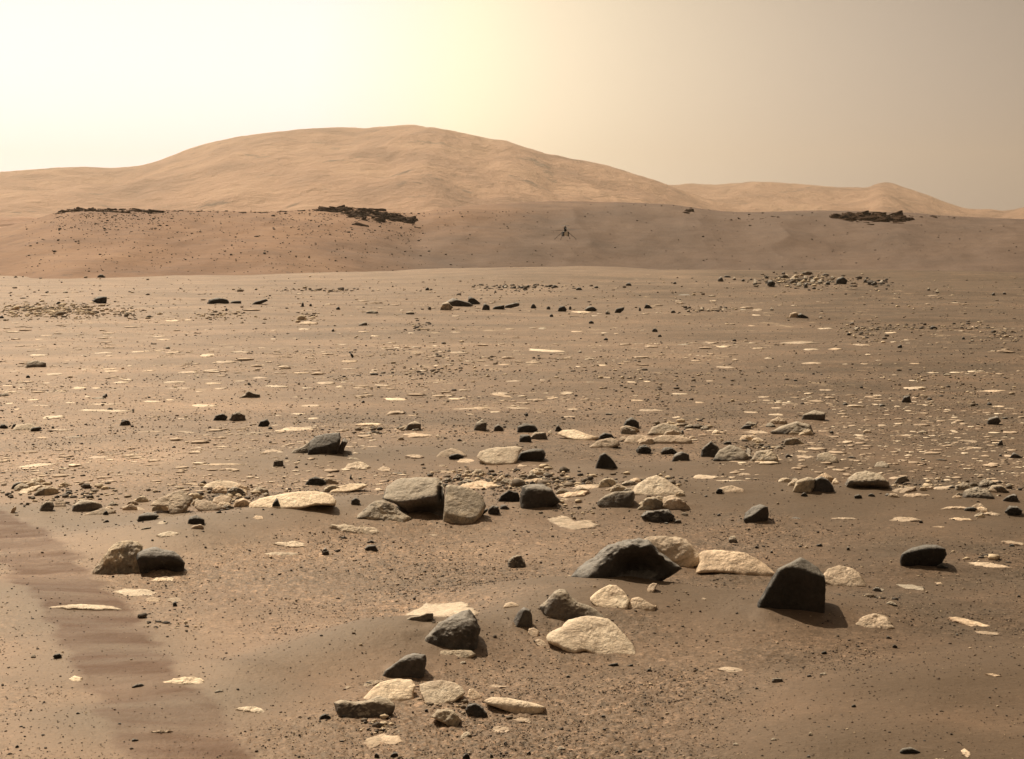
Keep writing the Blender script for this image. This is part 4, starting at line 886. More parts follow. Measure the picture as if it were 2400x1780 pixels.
# low plates of pale bedrock lying flush in the sand
PLATE = [
 ('B', [(510,712),(560,685),(620,690),(660,660),(720,635),(770,618),(850,628),(950,645),(1030,660),(1080,690),(1116,716),(1040,742),(950,772),(870,780),(790,766),(700,772),(620,760),(570,745)], 'pale', 'brightest flat slab, broad ragged plate behind the faceted lower boulder', 'the bright flat slab', .3),
 ('E', [(200,935),(280,900),(350,890),(430,878),(500,888),(548,930),(500,962),(400,975),(300,977)], 'pale', 'cream plate in front of the low mottled boulder', 'the cream plate', .35),
 ('B2', None, None, None, None, 0),
 ('A', [(280,705),(340,682),(430,675),(560,685),(690,700),(760,735),(600,738),(420,728)], 'pale', 'long pale plate at the left below the boulder pair', 'the long pale plate at left', .25),
 ('A', [(695,605),(760,585),(860,590),(960,620),(985,650),(880,652),(770,645)], 'pale', 'pale plate just below the left boulder pair', None, .25),
 ('A', [(885,665),(930,642),(990,660),(980,688),(910,685)], 'tan', 'smaller tan plate at the right end of the plate below the boulder pair', None, .25),
 ('A', [(1015,668),(1045,640),(1100,650),(1120,680),(1060,695)], 'tan', 'small faded tan plate right of the plates below the boulder pair', None, .2),
 ('A', [(925,552),(970,520),(1015,508),(1072,540),(1060,562),(980,562)], 'pale', 'small cream plate under the front of the round dark boulder', None, .4),
 ('A', [(955,1140),(1000,1122),(1100,1118),(1200,1138),(1262,1175),(1255,1208),(1170,1195),(1060,1170)], 'pale', 'smooth cream plate on the sand at lower left', 'the smooth cream plate', .3),
 ('A', [(1435,1320),(1510,1302),(1560,1300),(1610,1320),(1640,1362),(1600,1374),(1510,1345)], 'pale', 'bright pointed plate left of the long grey ledge', 'the bright pointed plate', .35),
 ('A', [(925,1470),(980,1460),(1060,1480),(1030,1490),(960,1482)], 'tan', 'thin tan plate near the bottom left on dark sand', None, .25),
 ('A', [(960,265),(1000,235),(1060,232),(1112,262),(1060,284),(990,285)], 'pale', 'pale plate on smooth sand in front of the left row', None, .3),
 ('A', [(1680,335),(1720,295),(1800,285),(1880,300),(1875,335),(1780,352)], 'pale', 'upper one of two cream plates near centre left', None, .3),
 ('A', [(1620,398),(1690,370),(1780,362),(1862,375),(1800,395),(1700,406)], 'pale', 'lower one of two cream plates near centre left', 'the two cream plates', .25),
 ('A', [(425,1140),(460,1128),(505,1150),(500,1178),(450,1172)], 'pale', 'small white plate on gravel at lower left', 'the small white plate', .35),
 ('B', [(1180,1440),(1260,1420),(1310,1470),(1260,1490),(1200,1480)], 'tan', 'faded tan plate below the pale oblong slab', None, .15),
 ('B', [(1260,1378),(1310,1366),(1380,1385),(1432,1410),(1420,1432),(1330,1415)], 'tan', 'tan plate tucked under the pale oblong slab', None, .3),
 ('B', [(1150,1200),(1200,1178),(1260,1185),(1280,1210),(1200,1215)], 'tan', 'faint tan patch above the pale oblong slab', None, .15),
 ('B', [(395,1545),(430,1500),(520,1470),(600,1500),(650,1530),(600,1560),(520,1545),(440,1588)], 'tan', 'broken sandy plate at the bottom centre left', 'the broken bottom plate', .12),
 ('B', [(460,1470),(520,1448),(580,1450),(560,1475)], 'tan', 'faint plate just above the broken bottom plate', None, .12),
 ('B', [(1500,145),(1570,120),(1650,135),(1700,165),(1800,160),(1870,200),(1800,225),(1700,248),(1620,225),(1560,180)], 'tan', 'broad sandy plate in front of the domed dark boulder', 'the broad sandy plate', .12),
 ('B', [(1050,215),(1070,188),(1130,180),(1140,205),(1090,220)], 'tan', 'small plate below the broad flat faced grey slab', None, .2),
 ('B', [(800,268),(830,258),(860,272),(830,282)], 'tan', 'tiny tan chip on gravel below the massive boulder', None, .3),
 ('B', [(270,1225),(300,1185),(345,1178),(330,1200),(290,1228)], 'tan', 'thin curved tan chip left of the left cream slab', None, .3),
 ('B', [(390,1195),(430,1155),(500,1140),(530,1160),(470,1190),(420,1210)], 'tan', 'small pale plate behind the left cream slab', None, .3),
 ('C', [(1865,600),(1920,588),(2000,595),(2062,612),(2055,648),(1990,645),(1900,628)], 'tan', 'flat tan plate near the lower right edge', 'the flat tan plate at right', .3),
 ('C', [(1990,670),(2040,655),(2120,660),(2100,685),(2020,685)], 'tan', 'faint plate below the flat tan plate', None, .15),
 ('C', [(1945,345),(2010,330),(2100,335),(2172,358),(2080,368),(1990,362)], 'tan', 'faded plate right of the tilted oval boulder', None, .12),
 ('C', [(2120,240),(2170,226),(2228,228),(2228,262),(2160,258)], 'tan', 'tan plate cut by the right edge', None, .3),
 ('C', [(1620,445),(1680,432),(1760,450),(1750,472),(1660,465)], 'grey', 'dull flat grey plate below the tilted oval boulder', None, .25),
 ('C', [(1800,432),(1830,428),(1845,442),(1815,446)], 'tan', 'tiny plate right of the dull grey plate', None, .2),
 ('C', [(765,850),(800,825),(880,830),(905,855),(840,868)], 'tan', 'faint sandy plate right of the big cream boulder', None, .1),
 ('C', [(694,515),(705,504),(722,510),(715,520)], 'tan', 'tiny white chip on smooth sand left of the black block', None, .4),
 ('C', [(1500,470),(1530,450),(1570,462),(1560,478)], 'grey', 'little grey plate right of the rounded pale boulder', None, .3),
 ('C', [(2045,875),(2080,862),(2120,872),(2090,884)], 'tan', 'thin tan plate on the lower right sand', None, .2),
 ('C', [(1925,1225),(1945,1214),(1975,1240),(1965,1270),(1940,1255)], 'tan', 'small tan chip near the bottom right black stone', None, .3),
 ('C', [(1770,1275),(1830,1262),(1890,1268),(1900,1290),(1780,1292)], 'tan', 'plate cut by the bottom edge at right', None, .3),
 ('C', [(0,150),(30,105),(90,118),(150,128),(215,160),(140,185),(60,182)], 'x', '', None, 0),
 ('F', [(482,490),(520,465),(580,460),(645,480),(600,496),(530,498)], 'pale', 'left cream plate on smooth sand right of the cream pyramid', 'the cream sand plates', .25),
 ('F', [(620,505),(660,488),(740,490),(775,505),(700,514)], 'pale', 'right cream plate on smooth sand right of the cream pyramid', None, .2),
 ('F', [(725,472),(760,460),(800,468),(780,478)], 'tan', 'small faint plate behind the right cream sand plate', None, .2),
 ('F', [(888,158),(920,145),(965,150),(978,160),(930,168)], 'pale', 'pale plate high on the right plain left of the farthest cluster stone', None, .3),
 ('F', [(940,100),(980,92),(1025,96),(1000,104)], 'pale', 'narrow pale streak above the right upper cluster', None, .2),
 ('F', [(1530,562),(1560,530),(1620,518),(1670,535),(1640,560),(1580,575)], 'tan', 'tan slab right of the wide right-hand boulder', None, .4),
 ('F', [(1580,590),(1620,572),(1700,555),(1750,560),(1700,585),(1640,594)], 'tan', 'long tan ledge in the right hand row', 'the long tan ledge', .3),
 ('F', [(1740,560),(1790,530),(1860,522),(1875,545),(1810,562)], 'tan', 'tan plate behind the long tan ledge', None, .3),
 ('F', [(1768,662),(1820,640),(1900,622),(1950,628),(1920,645),(1850,650)], 'tan', 'curved pale ledge above a flat black stone at right', 'the curved pale ledge', .3),
 ('F', [(1830,705),(1870,690),(1940,692),(1965,708),(1900,716)], 'tan', 'pale plate below the curved pale ledge', None, .25),
 ('F', [(1740,745),(1780,735),(1820,742),(1800,752)], 'tan', 'small plate farther below the curved pale ledge', None, .2),
 ('F', [(1510,710),(1560,685),(1640,682),(1700,705),(1640,722),(1570,718)], 'tan', 'broken tan patch left of the curved pale ledge', None, .25),
 ('F', [(2010,690),(2030,655),(2080,648),(2110,665),(2090,692)], 'tan', 'broken tan plate beside the pile at the right edge', None, .3),
 ('F', [(1215,703),(1270,688),(1340,692),(1375,705),(1300,710)], 'tan', 'thin pale plate right of the lone two-faced stone', None, .2),
 ('F', [(1010,702),(1030,692),(1070,698),(1050,706)], 'dark', 'small dark flat stone right of the lone two-faced stone', None, .4),
 ('F', [(1040,378),(1090,365),(1150,378),(1100,392)], 'tan', 'tan plate left of the light grey rounded boulder', None, .3),
 ('F', [(1030,355),(1060,340),(1110,345),(1090,360)], 'tan', 'faint plate behind the light grey rounded boulder', None, .25),
 ('F', [(730,270),(770,258),(830,262),(840,275),(770,280)], 'tan', 'cream plate at the left of the right upper cluster', None, .25),
 ('F', [(760,252),(800,235),(870,240),(900,258),(830,262)], 'tan', 'cream ledge beside the small dark shard of the cluster', None, .3),
 ('F', [(1880,295),(1920,285),(1985,292),(1990,304),(1930,302)], 'tan', 'thin pale streak near the right edge', None, .2),
 ('F', [(1905,332),(1950,325),(2020,328),(1990,338)], 'tan', 'lower thin pale streak near the right edge', None, .2),
 ('F', [(1560,268),(1620,262),(1700,268),(1640,276)], 'tan', 'pale streak in the middle of the right plain', None, .2),
 ('E', [(280,545),(320,502),(400,490),(472,520),(440,562),(350,552)], 'pale', 'cream plate above the long cream pavement', None, .35),
 ('E', [(315,495),(340,470),(390,476),(400,495)], 'grey', 'flat grey stone on the cream plate above the long pavement', None, .5),
 ('E', [(510,550),(550,525),(605,535),(600,570),(540,575)], 'tan', 'crumbly tan plate above the massive undercut boulder', None, .3),
 ('E', [(600,582),(630,570),(680,575),(670,588)], 'dark', 'thin dark plate just behind the massive undercut boulder', None, .5),
 ('E', [(875,575),(930,558),(1060,560),(1050,580),(950,585)], 'tan', 'narrow cream plate directly behind the massive undercut boulder', None, .25),
 ('E', [(1040,660),(1100,610),(1200,590),(1280,615),(1290,660),(1200,690),(1110,680)], 'tan', 'crumbled cream plate behind the broad grey slab', 'the crumbled cream plate', .3),
 ('E', [(1290,640),(1340,605),(1440,600),(1590,620),(1620,650),(1480,655),(1380,650)], 'tan', 'crumbled cream ledge behind the domed dark boulder', None, .3),
 ('E', [(1670,700),(1720,680),(1840,690),(1900,710),(1860,740),(1740,742)], 'tan', 'cream rubble plate left of the flat grey boulder', None, .3),
 ('E', [(1780,680),(1830,648),(1920,640),(1990,660),(1980,690),(1860,695)], 'tan', 'cream plate behind the flat grey boulder', None, .3),
 ('E', [(1690,750),(1720,735),(1780,745),(1750,765)], 'tan', 'small cream chip at the tail of the domed dark boulder', None, .4),
 ('E', [(360,270),(420,250),(500,235),(552,262),(520,275),(420,276)], 'pale', 'cream ledge left of the pale-capped grey stone', None, .35),
 ('E', [(680,325),(740,300),(840,300),(895,325),(820,352),(730,350)], 'tan', 'tan patch under the pale-capped grey stone', None, .25),
 ('E', [(555,205),(600,175),(660,155),(700,175),(690,192),(620,196)], 'tan', 'pale shard with a dark right tip high above the row', None, .5),
 ('E', [(665,190),(680,160),(700,165),(705,195)], 'black', 'tiny black tip of the pale shard high above the row', None, .8),
 ('E', [(690,470),(740,435),(800,440),(820,475),(760,492)], 'tan', 'broken tan rubble left of the pale hump with a dark mouth', None, .3),
 ('E', [(620,300),(635,285),(655,290),(650,305)], 'tan', 'tiny cream stone left of the pale-capped grey stone', None, .5),
 ('E', [(0,145),(40,130),(130,132),(150,148),(60,150)], 'tan', 'thin cream streak high above the tilted squared boulder', None, .2),
 ('E', [(0,285),(40,268),(120,280),(110,295),(30,295)], 'tan', 'thin cream plate above the tilted squared boulder', None, .25),
 ('E', [(980,160),(1060,148),(1160,155),(1230,165),(1100,170)], 'tan', 'long thin cream streak above the upright grey stone', None, .2),
 ('E', [(1340,155),(1400,145),(1530,150),(1520,165),(1400,165)], 'tan', 'thin cream streak above the three-stone stack', None, .2),
 ('E', [(1250,60),(1310,50),(1400,80),(1420,95),(1340,85)], 'tan', 'far thin cream streak above the three-stone stack', None, .2),
 ('E', [(1700,58),(1740,46),(1800,54),(1780,66)], 'tan', 'short bright cream streak high right of the stack', None, .3),
 ('E', [(905,540),(935,515),(960,530),(950,545)], 'tan', 'small faded cream chip above the massive undercut boulder', None, .3),
 ('E', [(1400,545),(1450,510),(1560,512),(1600,520),(1540,530)], 'tan', 'thin tan plate below the black end of the cream slab', None, .25),
 ('E', [(1020,510),(1080,470),(1140,480),(1170,510),(1120,525)], 'tan', 'sandy tan plate at the left end of the long cream slab', None, .2),
 ('D', [(105,535),(170,512),(250,503),(380,520),(340,538),(220,545)], 'pale', 'long pale plate alone on the left plain', 'the pale plate on the left plain', .25),
 ('D', [(560,465),(620,456),(700,462),(720,480),(680,495),(600,488)], 'tan', 'faint broken plate right of the pale plate on the left plain', None, .15),
 ('D', [(1600,312),(1640,303),(1745,318),(1700,330)], 'tan', 'thin cream streak below the line of three stones', None, .25),
 ('D', [(1790,305),(1850,272),(1930,262),(2070,290),(1980,305),(1880,308)], 'pale', 'bright cream ledge right of the line of three stones', None, .3),
 ('D', [(1700,448),(1760,425),(1850,418),(1830,440),(1750,452)], 'tan', 'thin cream plate left of the tilted squared boulder', None, .25),
 ('D', [(860,310),(960,302),(1080,308),(1040,316)], 'tan', 'thin cream streak below the small lone dark stone', None, .2),
 ('D', [(1140,305),(1200,300),(1290,318),(1240,326)], 'tan', 'thin cream streak right of the streak below the lone dark stone', None, .2),
 ('D', [(180,138),(240,130),(360,138),(300,148)], 'tan', 'upper cream streak on the far left plain', None, .2),
 ('D', [(530,128),(620,118),(850,128),(740,142)], 'tan', 'long cream streak on the upper left plain', None, .2),
 ('D', [(460,175),(560,160),(760,165),(960,175),(820,185),(620,182)], 'pale', 'longest bright streak on the upper left plain', 'the longest bright streak', .2),
 ('D', [(1050,28),(1120,18),(1290,24),(1220,34)], 'tan', 'thin streak left of the double-peaked stone', None, .2),
 ('D', [(1230,520),(1320,508),(1480,515),(1625,520),(1560,535),(1400,532)], 'tan', 'long crumbled streak left of the blocky stone with a dark cap', None, .2),
 ('D', [(105,712),(130,680),(190,650),(260,640),(330,655),(240,680),(170,715)], 'pale', 'cream plate in the left end of the left rock row', None, .35),
 ('D', [(230,350),(270,335),(330,345),(290,358)], 'tan', 'small cream plate below the pale ledge at the left edge', None, .3),
 ('D', [(400,345),(450,335),(540,340),(500,352)], 'grey', 'thin grey streak right of the small cream plate', None, .3),
 ('D', [(310,290),(380,280),(480,300),(400,312)], 'tan', 'broken cream streak right of the pale ledge at left edge', None, .3),
 ('D', [(780,800),(840,775),(930,790),(960,820),(860,830)], 'tan', 'sandy cream plate right of the lozenge boulder', None, .3),
 ('D', [(1030,965),(1080,942),(1150,955),(1180,975),(1080,980)], 'x', '', None, 0),
 ('D', [(920,945),(940,925),(990,930),(980,950)], 'grey', 'small grey plate below the smooth dark boulder in front', None, .4),
 ('D', [(1020,905),(1040,882),(1090,888),(1100,905),(1060,918)], 'grey', 'small grey lump right of the smooth dark boulder in front', None, .7),
 ('D', [(1650,875),(1670,845),(1715,850),(1720,880),(1680,888)], 'tan', 'small cream plate below the black thorn stone', None, .3),
 ('D', [(1800,815),(1880,800),(1980,800),(1930,815)], 'dark', 'thin dark plate in front of the long cream pavement', None, .5),
 ('D', [(1200,655),(1240,635),(1310,650),(1290,665)], 'tan', 'thin tan plate left of the rear cream hump', None, .3),
 ('D', [(470,22),(500,12),(560,20),(530,34)], 'pale', 'small bright plate near the top of the left plain', None, .3),
 ('D', [(550,85),(570,68),(600,78),(580,92)], 'pale', 'tiny white stone above the longest bright streak', None, .6),
 ('D', [(600,95),(630,72),(665,80),(690,95),(650,102)], 'grey', 'tiny grey stone above the longest bright streak', None, .6),
 ('G', [(868,432),(885,412),(925,410),(938,432),(900,442)], 'pale', 'lone white plate in the middle of the far left plain', 'the lone white plate', .35),
 ('G', [(310,578),(340,568),(380,572),(350,584)], 'pale', 'thin white streak below the grey hump on the left plain', None, .3),
 ('G', [(1290,285),(1310,258),(1350,240),(1385,270),(1380,295),(1320,300)], 'tan', 'far cream heap on the left plain', 'the far cream heap', .5),
 ('G', [(1295,318),(1310,308),(1355,312),(1340,324)], 'pale', 'far cream plate below the far cream heap', None, .3),
 ('G', [(1090,530),(1120,522),(1170,528),(1130,536)], 'tan', 'thin cream streak above the double-peaked stone', None, .25),
 ('H', [(985,446),(1010,436),(1050,440),(1078,452),(1030,452)], 'tan', 'longest cream streak on the far right plain', 'the far cream streak', .3),
 ('H', [(228,378),(240,366),(300,376),(420,384),(360,392),(280,384)], 'pale', 'long broken cream streak on the far plain near centre', None, .2),
 ('H', [(700,362),(725,352),(760,360),(740,370)], 'tan', 'short cream streak on the far right plain', None, .25),
 ('H', [(835,355),(860,345),(890,350),(870,360)], 'grey', 'short grey streak on the far right plain', None, .3),
 ('H', [(925,348),(950,336),(1000,345),(980,356)], 'tan', 'short pale streak above the far cream streak', None, .25),
 ('H', [(1240,350),(1280,325),(1340,318),(1400,345),(1360,356)], 'tan', 'broken pale patch on the far right plain', None, .2),
 ('H', [(1440,375),(1470,360),(1500,372),(1470,380)], 'tan', 'small pale patch right of the broken far patch', None, .3),
 ('H', [(1200,640),(1220,624),(1262,630),(1240,642)], 'x', '', None, 0),
 ('H', [(80,552),(120,542),(190,548),(140,558)], 'tan', 'cream streak left of the bright streak on the middle plain', None, .25),
 ('H', [(360,552),(385,540),(422,545),(410,556)], 'pale', 'bright short streak on the middle plain right of centre', None, .4),
 ('H', [(140,612),(180,602),(250,606),(200,618)], 'tan', 'thin cream streak below the bright short streak', None, .25),
 ('H', [(0,612),(30,600),(90,606),(50,620)], 'tan', 'cream streak left of the thin streak below the bright one', None, .3),
 ('H', [(275,292),(280,280),(300,270),(312,285),(300,296)], 'mott', 'pale stone with dark base right of the far sloping bar', None, .8),
 ('H', [(1135,218),(1140,205),(1165,200),(1180,212),(1160,222)], 'tan', 'rounded pale stone on the far right dune', None, .8),
 ('H', [(1085,215),(1095,202),(1115,205),(1110,218)], 'grey', 'rounded grey stone on the far right dune', None, .8),
 ('H', [(838,160),(850,150),(885,150),(890,160)], 'dark', 'thin dark ledge on the far right dune', None, .6),
 ('H', [(2035,542),(2080,536),(2170,540),(2110,550)], 'tan', 'thin streak near the right edge of the middle plain', None, .25),
 ('H', [(400,220),(430,214),(495,222),(450,232)], 'pale', 'pale sheet among the far dark stones near centre', None, .3),
]

# small dark stones: region, centre x, foot y, width, height (in the region's own scale), material
SMALL = [
 ('G',1317,222,14,24,'k'),('G',1352,220,14,14,'k'),('G',1472,235,20,16,'k'),('G',1450,330,14,14,'k'),('G',1860,150,20,14,'k'),('G',1115,148,14,10,'k'),('G',205,162,20,10,'d'),
 ('G',285,162,24,12,'g'),('G',150,160,18,10,'g'),('G',350,158,14,10,'g'),('G',565,158,14,10,'d'),('G',310,78,22,14,'d'),('G',150,66,34,18,'d'),('G',440,96,40,16,'d'),('G',215,58,20,10,'g'),
 ('G',122,532,20,14,'k'),('G',1050,460,12,10,'d'),('G',648,268,26,10,'k'),('G',255,212,24,14,'k'),('G',5,272,26,12,'k'),('G',670,405,12,8,'d'),('G',730,405,22,14,'g'),('G',650,415,12,8,'d'),
 ('G',1175,176,16,10,'k'),('G',1150,295,18,10,'g'),('G',1620,252,60,16,'g'),('G',1580,304,44,18,'g'),('G',775,264,14,8,'d'),('G',660,382,10,8,'d'),('G',850,348,12,10,'d'),('G',812,348,10,12,'d'),
 ('G',1785,255,44,14,'g'),('G',1870,236,16,18,'d'),('G',985,240,12,16,'d'),('G',580,672,10,12,'d'),('G',1465,668,18,8,'d'),('G',20,610,36,10,'g'),('G',460,615,16,18,'d'),('G',1830,155,10,8,'d'),
 ('G',2120,135,14,12,'d'),('G',2155,158,14,12,'d'),('G',1455,150,10,14,'g'),('G',1285,150,8,12,'g'),
 ('H',258,212,24,22,'k'),('H',318,216,18,16,'d'),('H',405,217,12,16,'k'),('H',556,236,20,20,'g'),('H',685,222,10,18,'d'),('H',490,273,24,14,'k'),('H',330,246,16,14,'k'),('H',745,306,26,16,'k'),
 ('H',765,326,18,12,'k'),('H',548,340,20,12,'k'),('H',448,334,10,10,'d'),('H',975,165,34,8,'g'),('H',640,120,26,14,'d'),('H',825,114,16,12,'d'),('H',912,104,10,8,'d'),('H',440,138,30,12,'d'),
 ('H',510,130,20,10,'d'),('H',345,128,30,12,'d'),('H',235,128,16,14,'d'),('H',210,132,18,10,'d'),('H',180,132,20,12,'d'),('H',145,128,16,10,'g'),('H',105,148,12,10,'d'),('H',72,128,14,8,'d'),
 ('H',1010,104,26,22,'d'),('H',1035,88,36,10,'d'),('H',1065,98,14,14,'g'),('H',1148,118,18,30,'g'),('H',1195,92,16,14,'k'),('H',1275,90,24,20,'g'),('H',1300,108,30,30,'g'),('H',1325,124,22,24,'g'),
 ('H',1350,100,18,26,'g'),('H',1380,108,24,18,'g'),('H',1352,128,16,20,'d'),('H',1410,112,20,20,'g'),('H',1440,118,22,16,'k'),('H',1432,80,34,10,'d'),('H',1460,94,20,14,'g'),('H',1512,156,10,14,'k'),
 ('H',1385,134,18,10,'k'),('H',1590,108,14,18,'d'),('H',1625,118,24,14,'d'),('H',1608,94,12,10,'g'),('H',1655,110,20,14,'g'),('H',1845,140,14,14,'g'),('H',1880,150,14,20,'g'),('H',2105,160,16,14,'d'),
 ('H',2150,156,14,12,'d'),('H',1700,192,12,8,'k'),('H',1262,74,16,10,'d'),('H',1240,112,12,12,'g'),('H',1100,104,14,12,'d'),('H',1340,76,16,10,'d'),
 ('H',1215,220,16,14,'g'),('H',820,230,22,12,'d'),('H',1538,278,22,12,'d'),('H',1620,282,12,10,'d'),('H',1865,296,34,16,'k'),('H',1525,320,18,12,'k'),('H',1985,336,14,12,'k'),('H',1730,370,22,14,'k'),
 ('H',1065,344,20,10,'k'),('H',1185,344,10,10,'k'),('H',1295,432,14,10,'k'),('H',885,543,12,10,'k'),('H',1575,532,16,10,'k'),('H',1310,504,20,8,'k'),('H',1510,600,22,10,'k'),('H',1480,600,12,8,'d'),
 ('H',1920,482,34,10,'g'),('H',2085,515,14,8,'d'),('H',1850,580,20,8,'k'),('H',1690,584,16,6,'d'),('H',2090,600,18,10,'k'),('H',225,640,12,12,'k'),('H',560,640,30,8,'d'),('H',1915,374,8,8,'d'),
 ('H',1655,604,22,10,'g'),('H',2075,406,14,8,'d'),('H',1555,296,28,10,'g'),('H',445,390,14,12,'g'),('H',510,350,12,10,'g'),('H',935,222,16,16,'g'),('H',960,224,14,12,'g'),('H',880,226,14,12,'g'),
 ('H',1410,252,16,10,'g'),('H',1445,256,14,10,'g'),('H',495,445,8,14,'p'),('H',882,272,10,12,'p'),('H',1770,460,16,8,'d'),('H',1145,590,26,10,'p'),('H',245,512,12,12,'p'),('H',2020,345,18,10,'g'),
 ('E',535,330,30,14,'d'),('E',520,212,0,0,'x'),('E',1488,212,24,24,'k'),('E',255,165,24,10,'d'),('E',420,125,24,20,'d'),('E',1120,175,20,10,'d'),('E',1745,150,14,18,'g'),('E',2030,204,40,14,'g'),
 ('E',460,330,40,20,'g'),('E',1050,375,34,20,'d'),('E',1080,390,30,14,'g'),('E',905,350,26,20,'p'),('E',930,375,24,16,'p'),('E',805,582,14,14,'d'),('E',340,625,16,40,'d'),('E',400,625,24,20,'g'),
 ('E',430,615,18,16,'d'),('E',1610,625,44,12,'k'),('E',1700,620,34,12,'d'),('E',1760,630,30,14,'d'),('E',1640,330,30,30,'p'),('E',50,528,12,14,'d'),('E',110,522,16,10,'p'),('E',2110,382,18,22,'k'),('E',2218,450,34,40,'k'),
 ('E',2050,640,60,20,'k'),('E',370,692,60,16,'k'),('E',295,1010,50,14,'k'),('E',470,1040,60,20,'d'),('E',1620,790,20,14,'d'),('E',1135,1034,26,12,'k'),('E',20,806,34,12,'k'),
 ('D',742,310,18,14,'k'),('D',868,178,18,18,'k'),('D',1765,296,34,18,'k'),('D',1135,418,30,14,'k'),('D',1935,550,26,16,'d'),('D',1870,488,30,12,'k'),('D',1608,482,20,14,'d'),('D',690,860,40,36,'k'),
 ('D',530,342,22,16,'k'),('D',345,294,20,22,'d'),('D',385,308,24,16,'d'),('D',450,722,60,22,'k'),('D',530,690,28,14,'d'),('D',1240,775,40,40,'d'),('D',1225,802,44,22,'k'),('D',1560,725,30,22,'d'),
 ('D',1480,828,60,18,'k'),('D',1430,845,44,16,'k'),('D',1660,718,50,20,'d'),('D',1735,730,40,24,'g'),('D',1680,792,34,34,'p'),('D',20,715,30,20,'g'),('D',560,832,50,12,'d'),('D',695,905,40,18,'k'),
 ('D',735,782,24,20,'k'),('D',1075,912,30,22,'k'),('D',110,860,24,16,'g'),('D',680,96,24,28,'d'),('D',1590,800,30,16,'k'),('D',555,38,18,18,'d'),('D',500,128,20,8,'d'),('D',40,78,50,14,'g'),
 ('D',720,170,44,14,'d'),('D',810,300,20,14,'d'),('D',1545,392,14,10,'d'),('D',430,300,22,14,'d'),('D',470,304,18,12,'d'),('D',1300,522,20,16,'k'),('D',1360,526,16,16,'d'),('D',20,585,44,10,'d'),
 ('D',1775,858,30,12,'k'),('D',2140,640,22,16,'d'),('D',1100,525,14,10,'p'),('D',1995,526,12,16,'d'),('D',2060,522,14,12,'d'),
 ('F',1298,110,22,12,'k'),('F',485,36,14,14,'k'),('F',1378,20,16,12,'k'),('F',1735,85,36,14,'d'),('F',2048,110,30,16,'k'),('F',1490,118,40,12,'d'),('F',65,162,36,10,'d'),('F',905,228,60,26,'g'),
 ('F',1225,262,26,20,'d'),('F',1700,402,24,14,'k'),('F',1760,408,0,0,'x'),('F',1325,388,50,10,'d'),('F',1795,402,80,10,'d'),('F',1240,410,20,16,'k'),('F',985,268,0,0,'x'),('F',965,325,16,16,'k'),
 ('F',2105,380,20,14,'d'),('F',1690,728,22,18,'k'),('F',1860,710,18,10,'k'),('F',1040,700,0,0,'x'),('F',568,592,20,14,'d'),('F',635,690,22,14,'d'),('F',925,575,16,12,'d'),('F',965,560,18,14,'d'),
 ('F',1080,590,40,24,'k'),('F',1060,855,24,14,'k'),('F',1160,850,36,16,'k'),('F',1310,870,18,22,'d'),('F',710,830,44,40,'g'),('F',2165,852,36,16,'k'),('F',1360,600,50,26,'k'),('F',1430,590,40,20,'d'),
 ('F',1520,590,44,20,'d'),('F',1610,550,24,14,'k'),('F',1850,548,40,18,'d'),('F',1985,350,0,0,'x'),('F',2130,185,40,12,'d'),('F',680,318,50,20,'k'),('F',790,380,30,50,'g'),('F',1000,385,40,20,'d'),
 ('F',2030,604,30,14,'d'),('F',180,250,0,0,'x'),('F',440,268,26,28,'k'),('F',330,490,0,0,'x'),('F',1410,256,50,18,'p'),('F',1700,262,60,20,'g'),('F',620,262,50,24,'p'),('F',480,235,60,26,'g'),
 ('F',560,240,50,24,'g'),('F',360,735,30,12,'k'),('F',1245,530,40,40,'p'),('F',90,520,60,20,'g'),('F',100,555,40,16,'k'),('F',140,705,20,10,'d'),('F',2060,30,0,0,'x'),('F',640,245,0,0,'x'),
 ('A',270,1302,20,16,'k'),('A',480,1375,28,14,'d'),('A',735,1440,26,14,'k'),('A',105,1582,26,20,'k'),('A',280,1585,18,16,'k'),('A',130,1455,30,12,'d'),('A',1345,1245,70,20,'g'),('A',850,1212,90,26,'d'),
 ('A',200,790,18,14,'k'),('A',140,1090,16,12,'k'),('A',265,1505,22,16,'k'),('A',60,1345,18,14,'d'),('A',1075,712,30,34,'k'),('A',950,695,18,18,'k'),('A',830,1542,50,18,'d'),('A',205,1030,34,24,'g'),
 ('A',1190,895,14,12,'k'),('A',1295,672,14,12,'k'),('A',1975,895,20,14,'k'),('A',1535,372,20,14,'k'),('A',50,655,14,20,'p'),('A',385,995,22,16,'p'),('A',1500,945,16,12,'d'),('A',1860,772,0,0,'x'),
 ('B',140,895,24,14,'k'),('B',280,296,50,12,'k'),('B',160,398,40,50,'d'),('B',235,380,30,16,'k'),('B',440,350,0,0,'x'),('B',880,528,20,12,'d'),('B',1065,320,24,14,'d'),('B',1325,248,20,14,'d'),
 ('B',785,1362,26,24,'k'),('B',980,1306,40,14,'k'),('B',1875,1396,24,16,'k'),('B',1880,1476,24,16,'k'),('B',1690,1252,18,16,'d'),('B',1415,1022,50,16,'d'),('B',1140,1060,24,16,'d'),('B',1010,1070,50,24,'g'),
 ('B',1030,1530,90,50,'g'),('B',480,1645,34,34,'k'),('B',590,1640,60,34,'k'),('B',1030,1650,50,40,'k'),('B',1185,1648,24,34,'k'),('B',1415,1622,30,20,'k'),('B',1530,1645,40,18,'p'),('B',1610,1600,34,24,'g'),
 ('B',1500,1480,20,20,'p'),('B',1085,1460,24,18,'k'),('B',280,1405,50,30,'k'),('B',430,1195,60,20,'k'),('B',355,1475,20,14,'d'),('B',265,1550,40,16,'d'),('B',330,1560,24,14,'k'),('B',1940,1080,60,18,'k'),
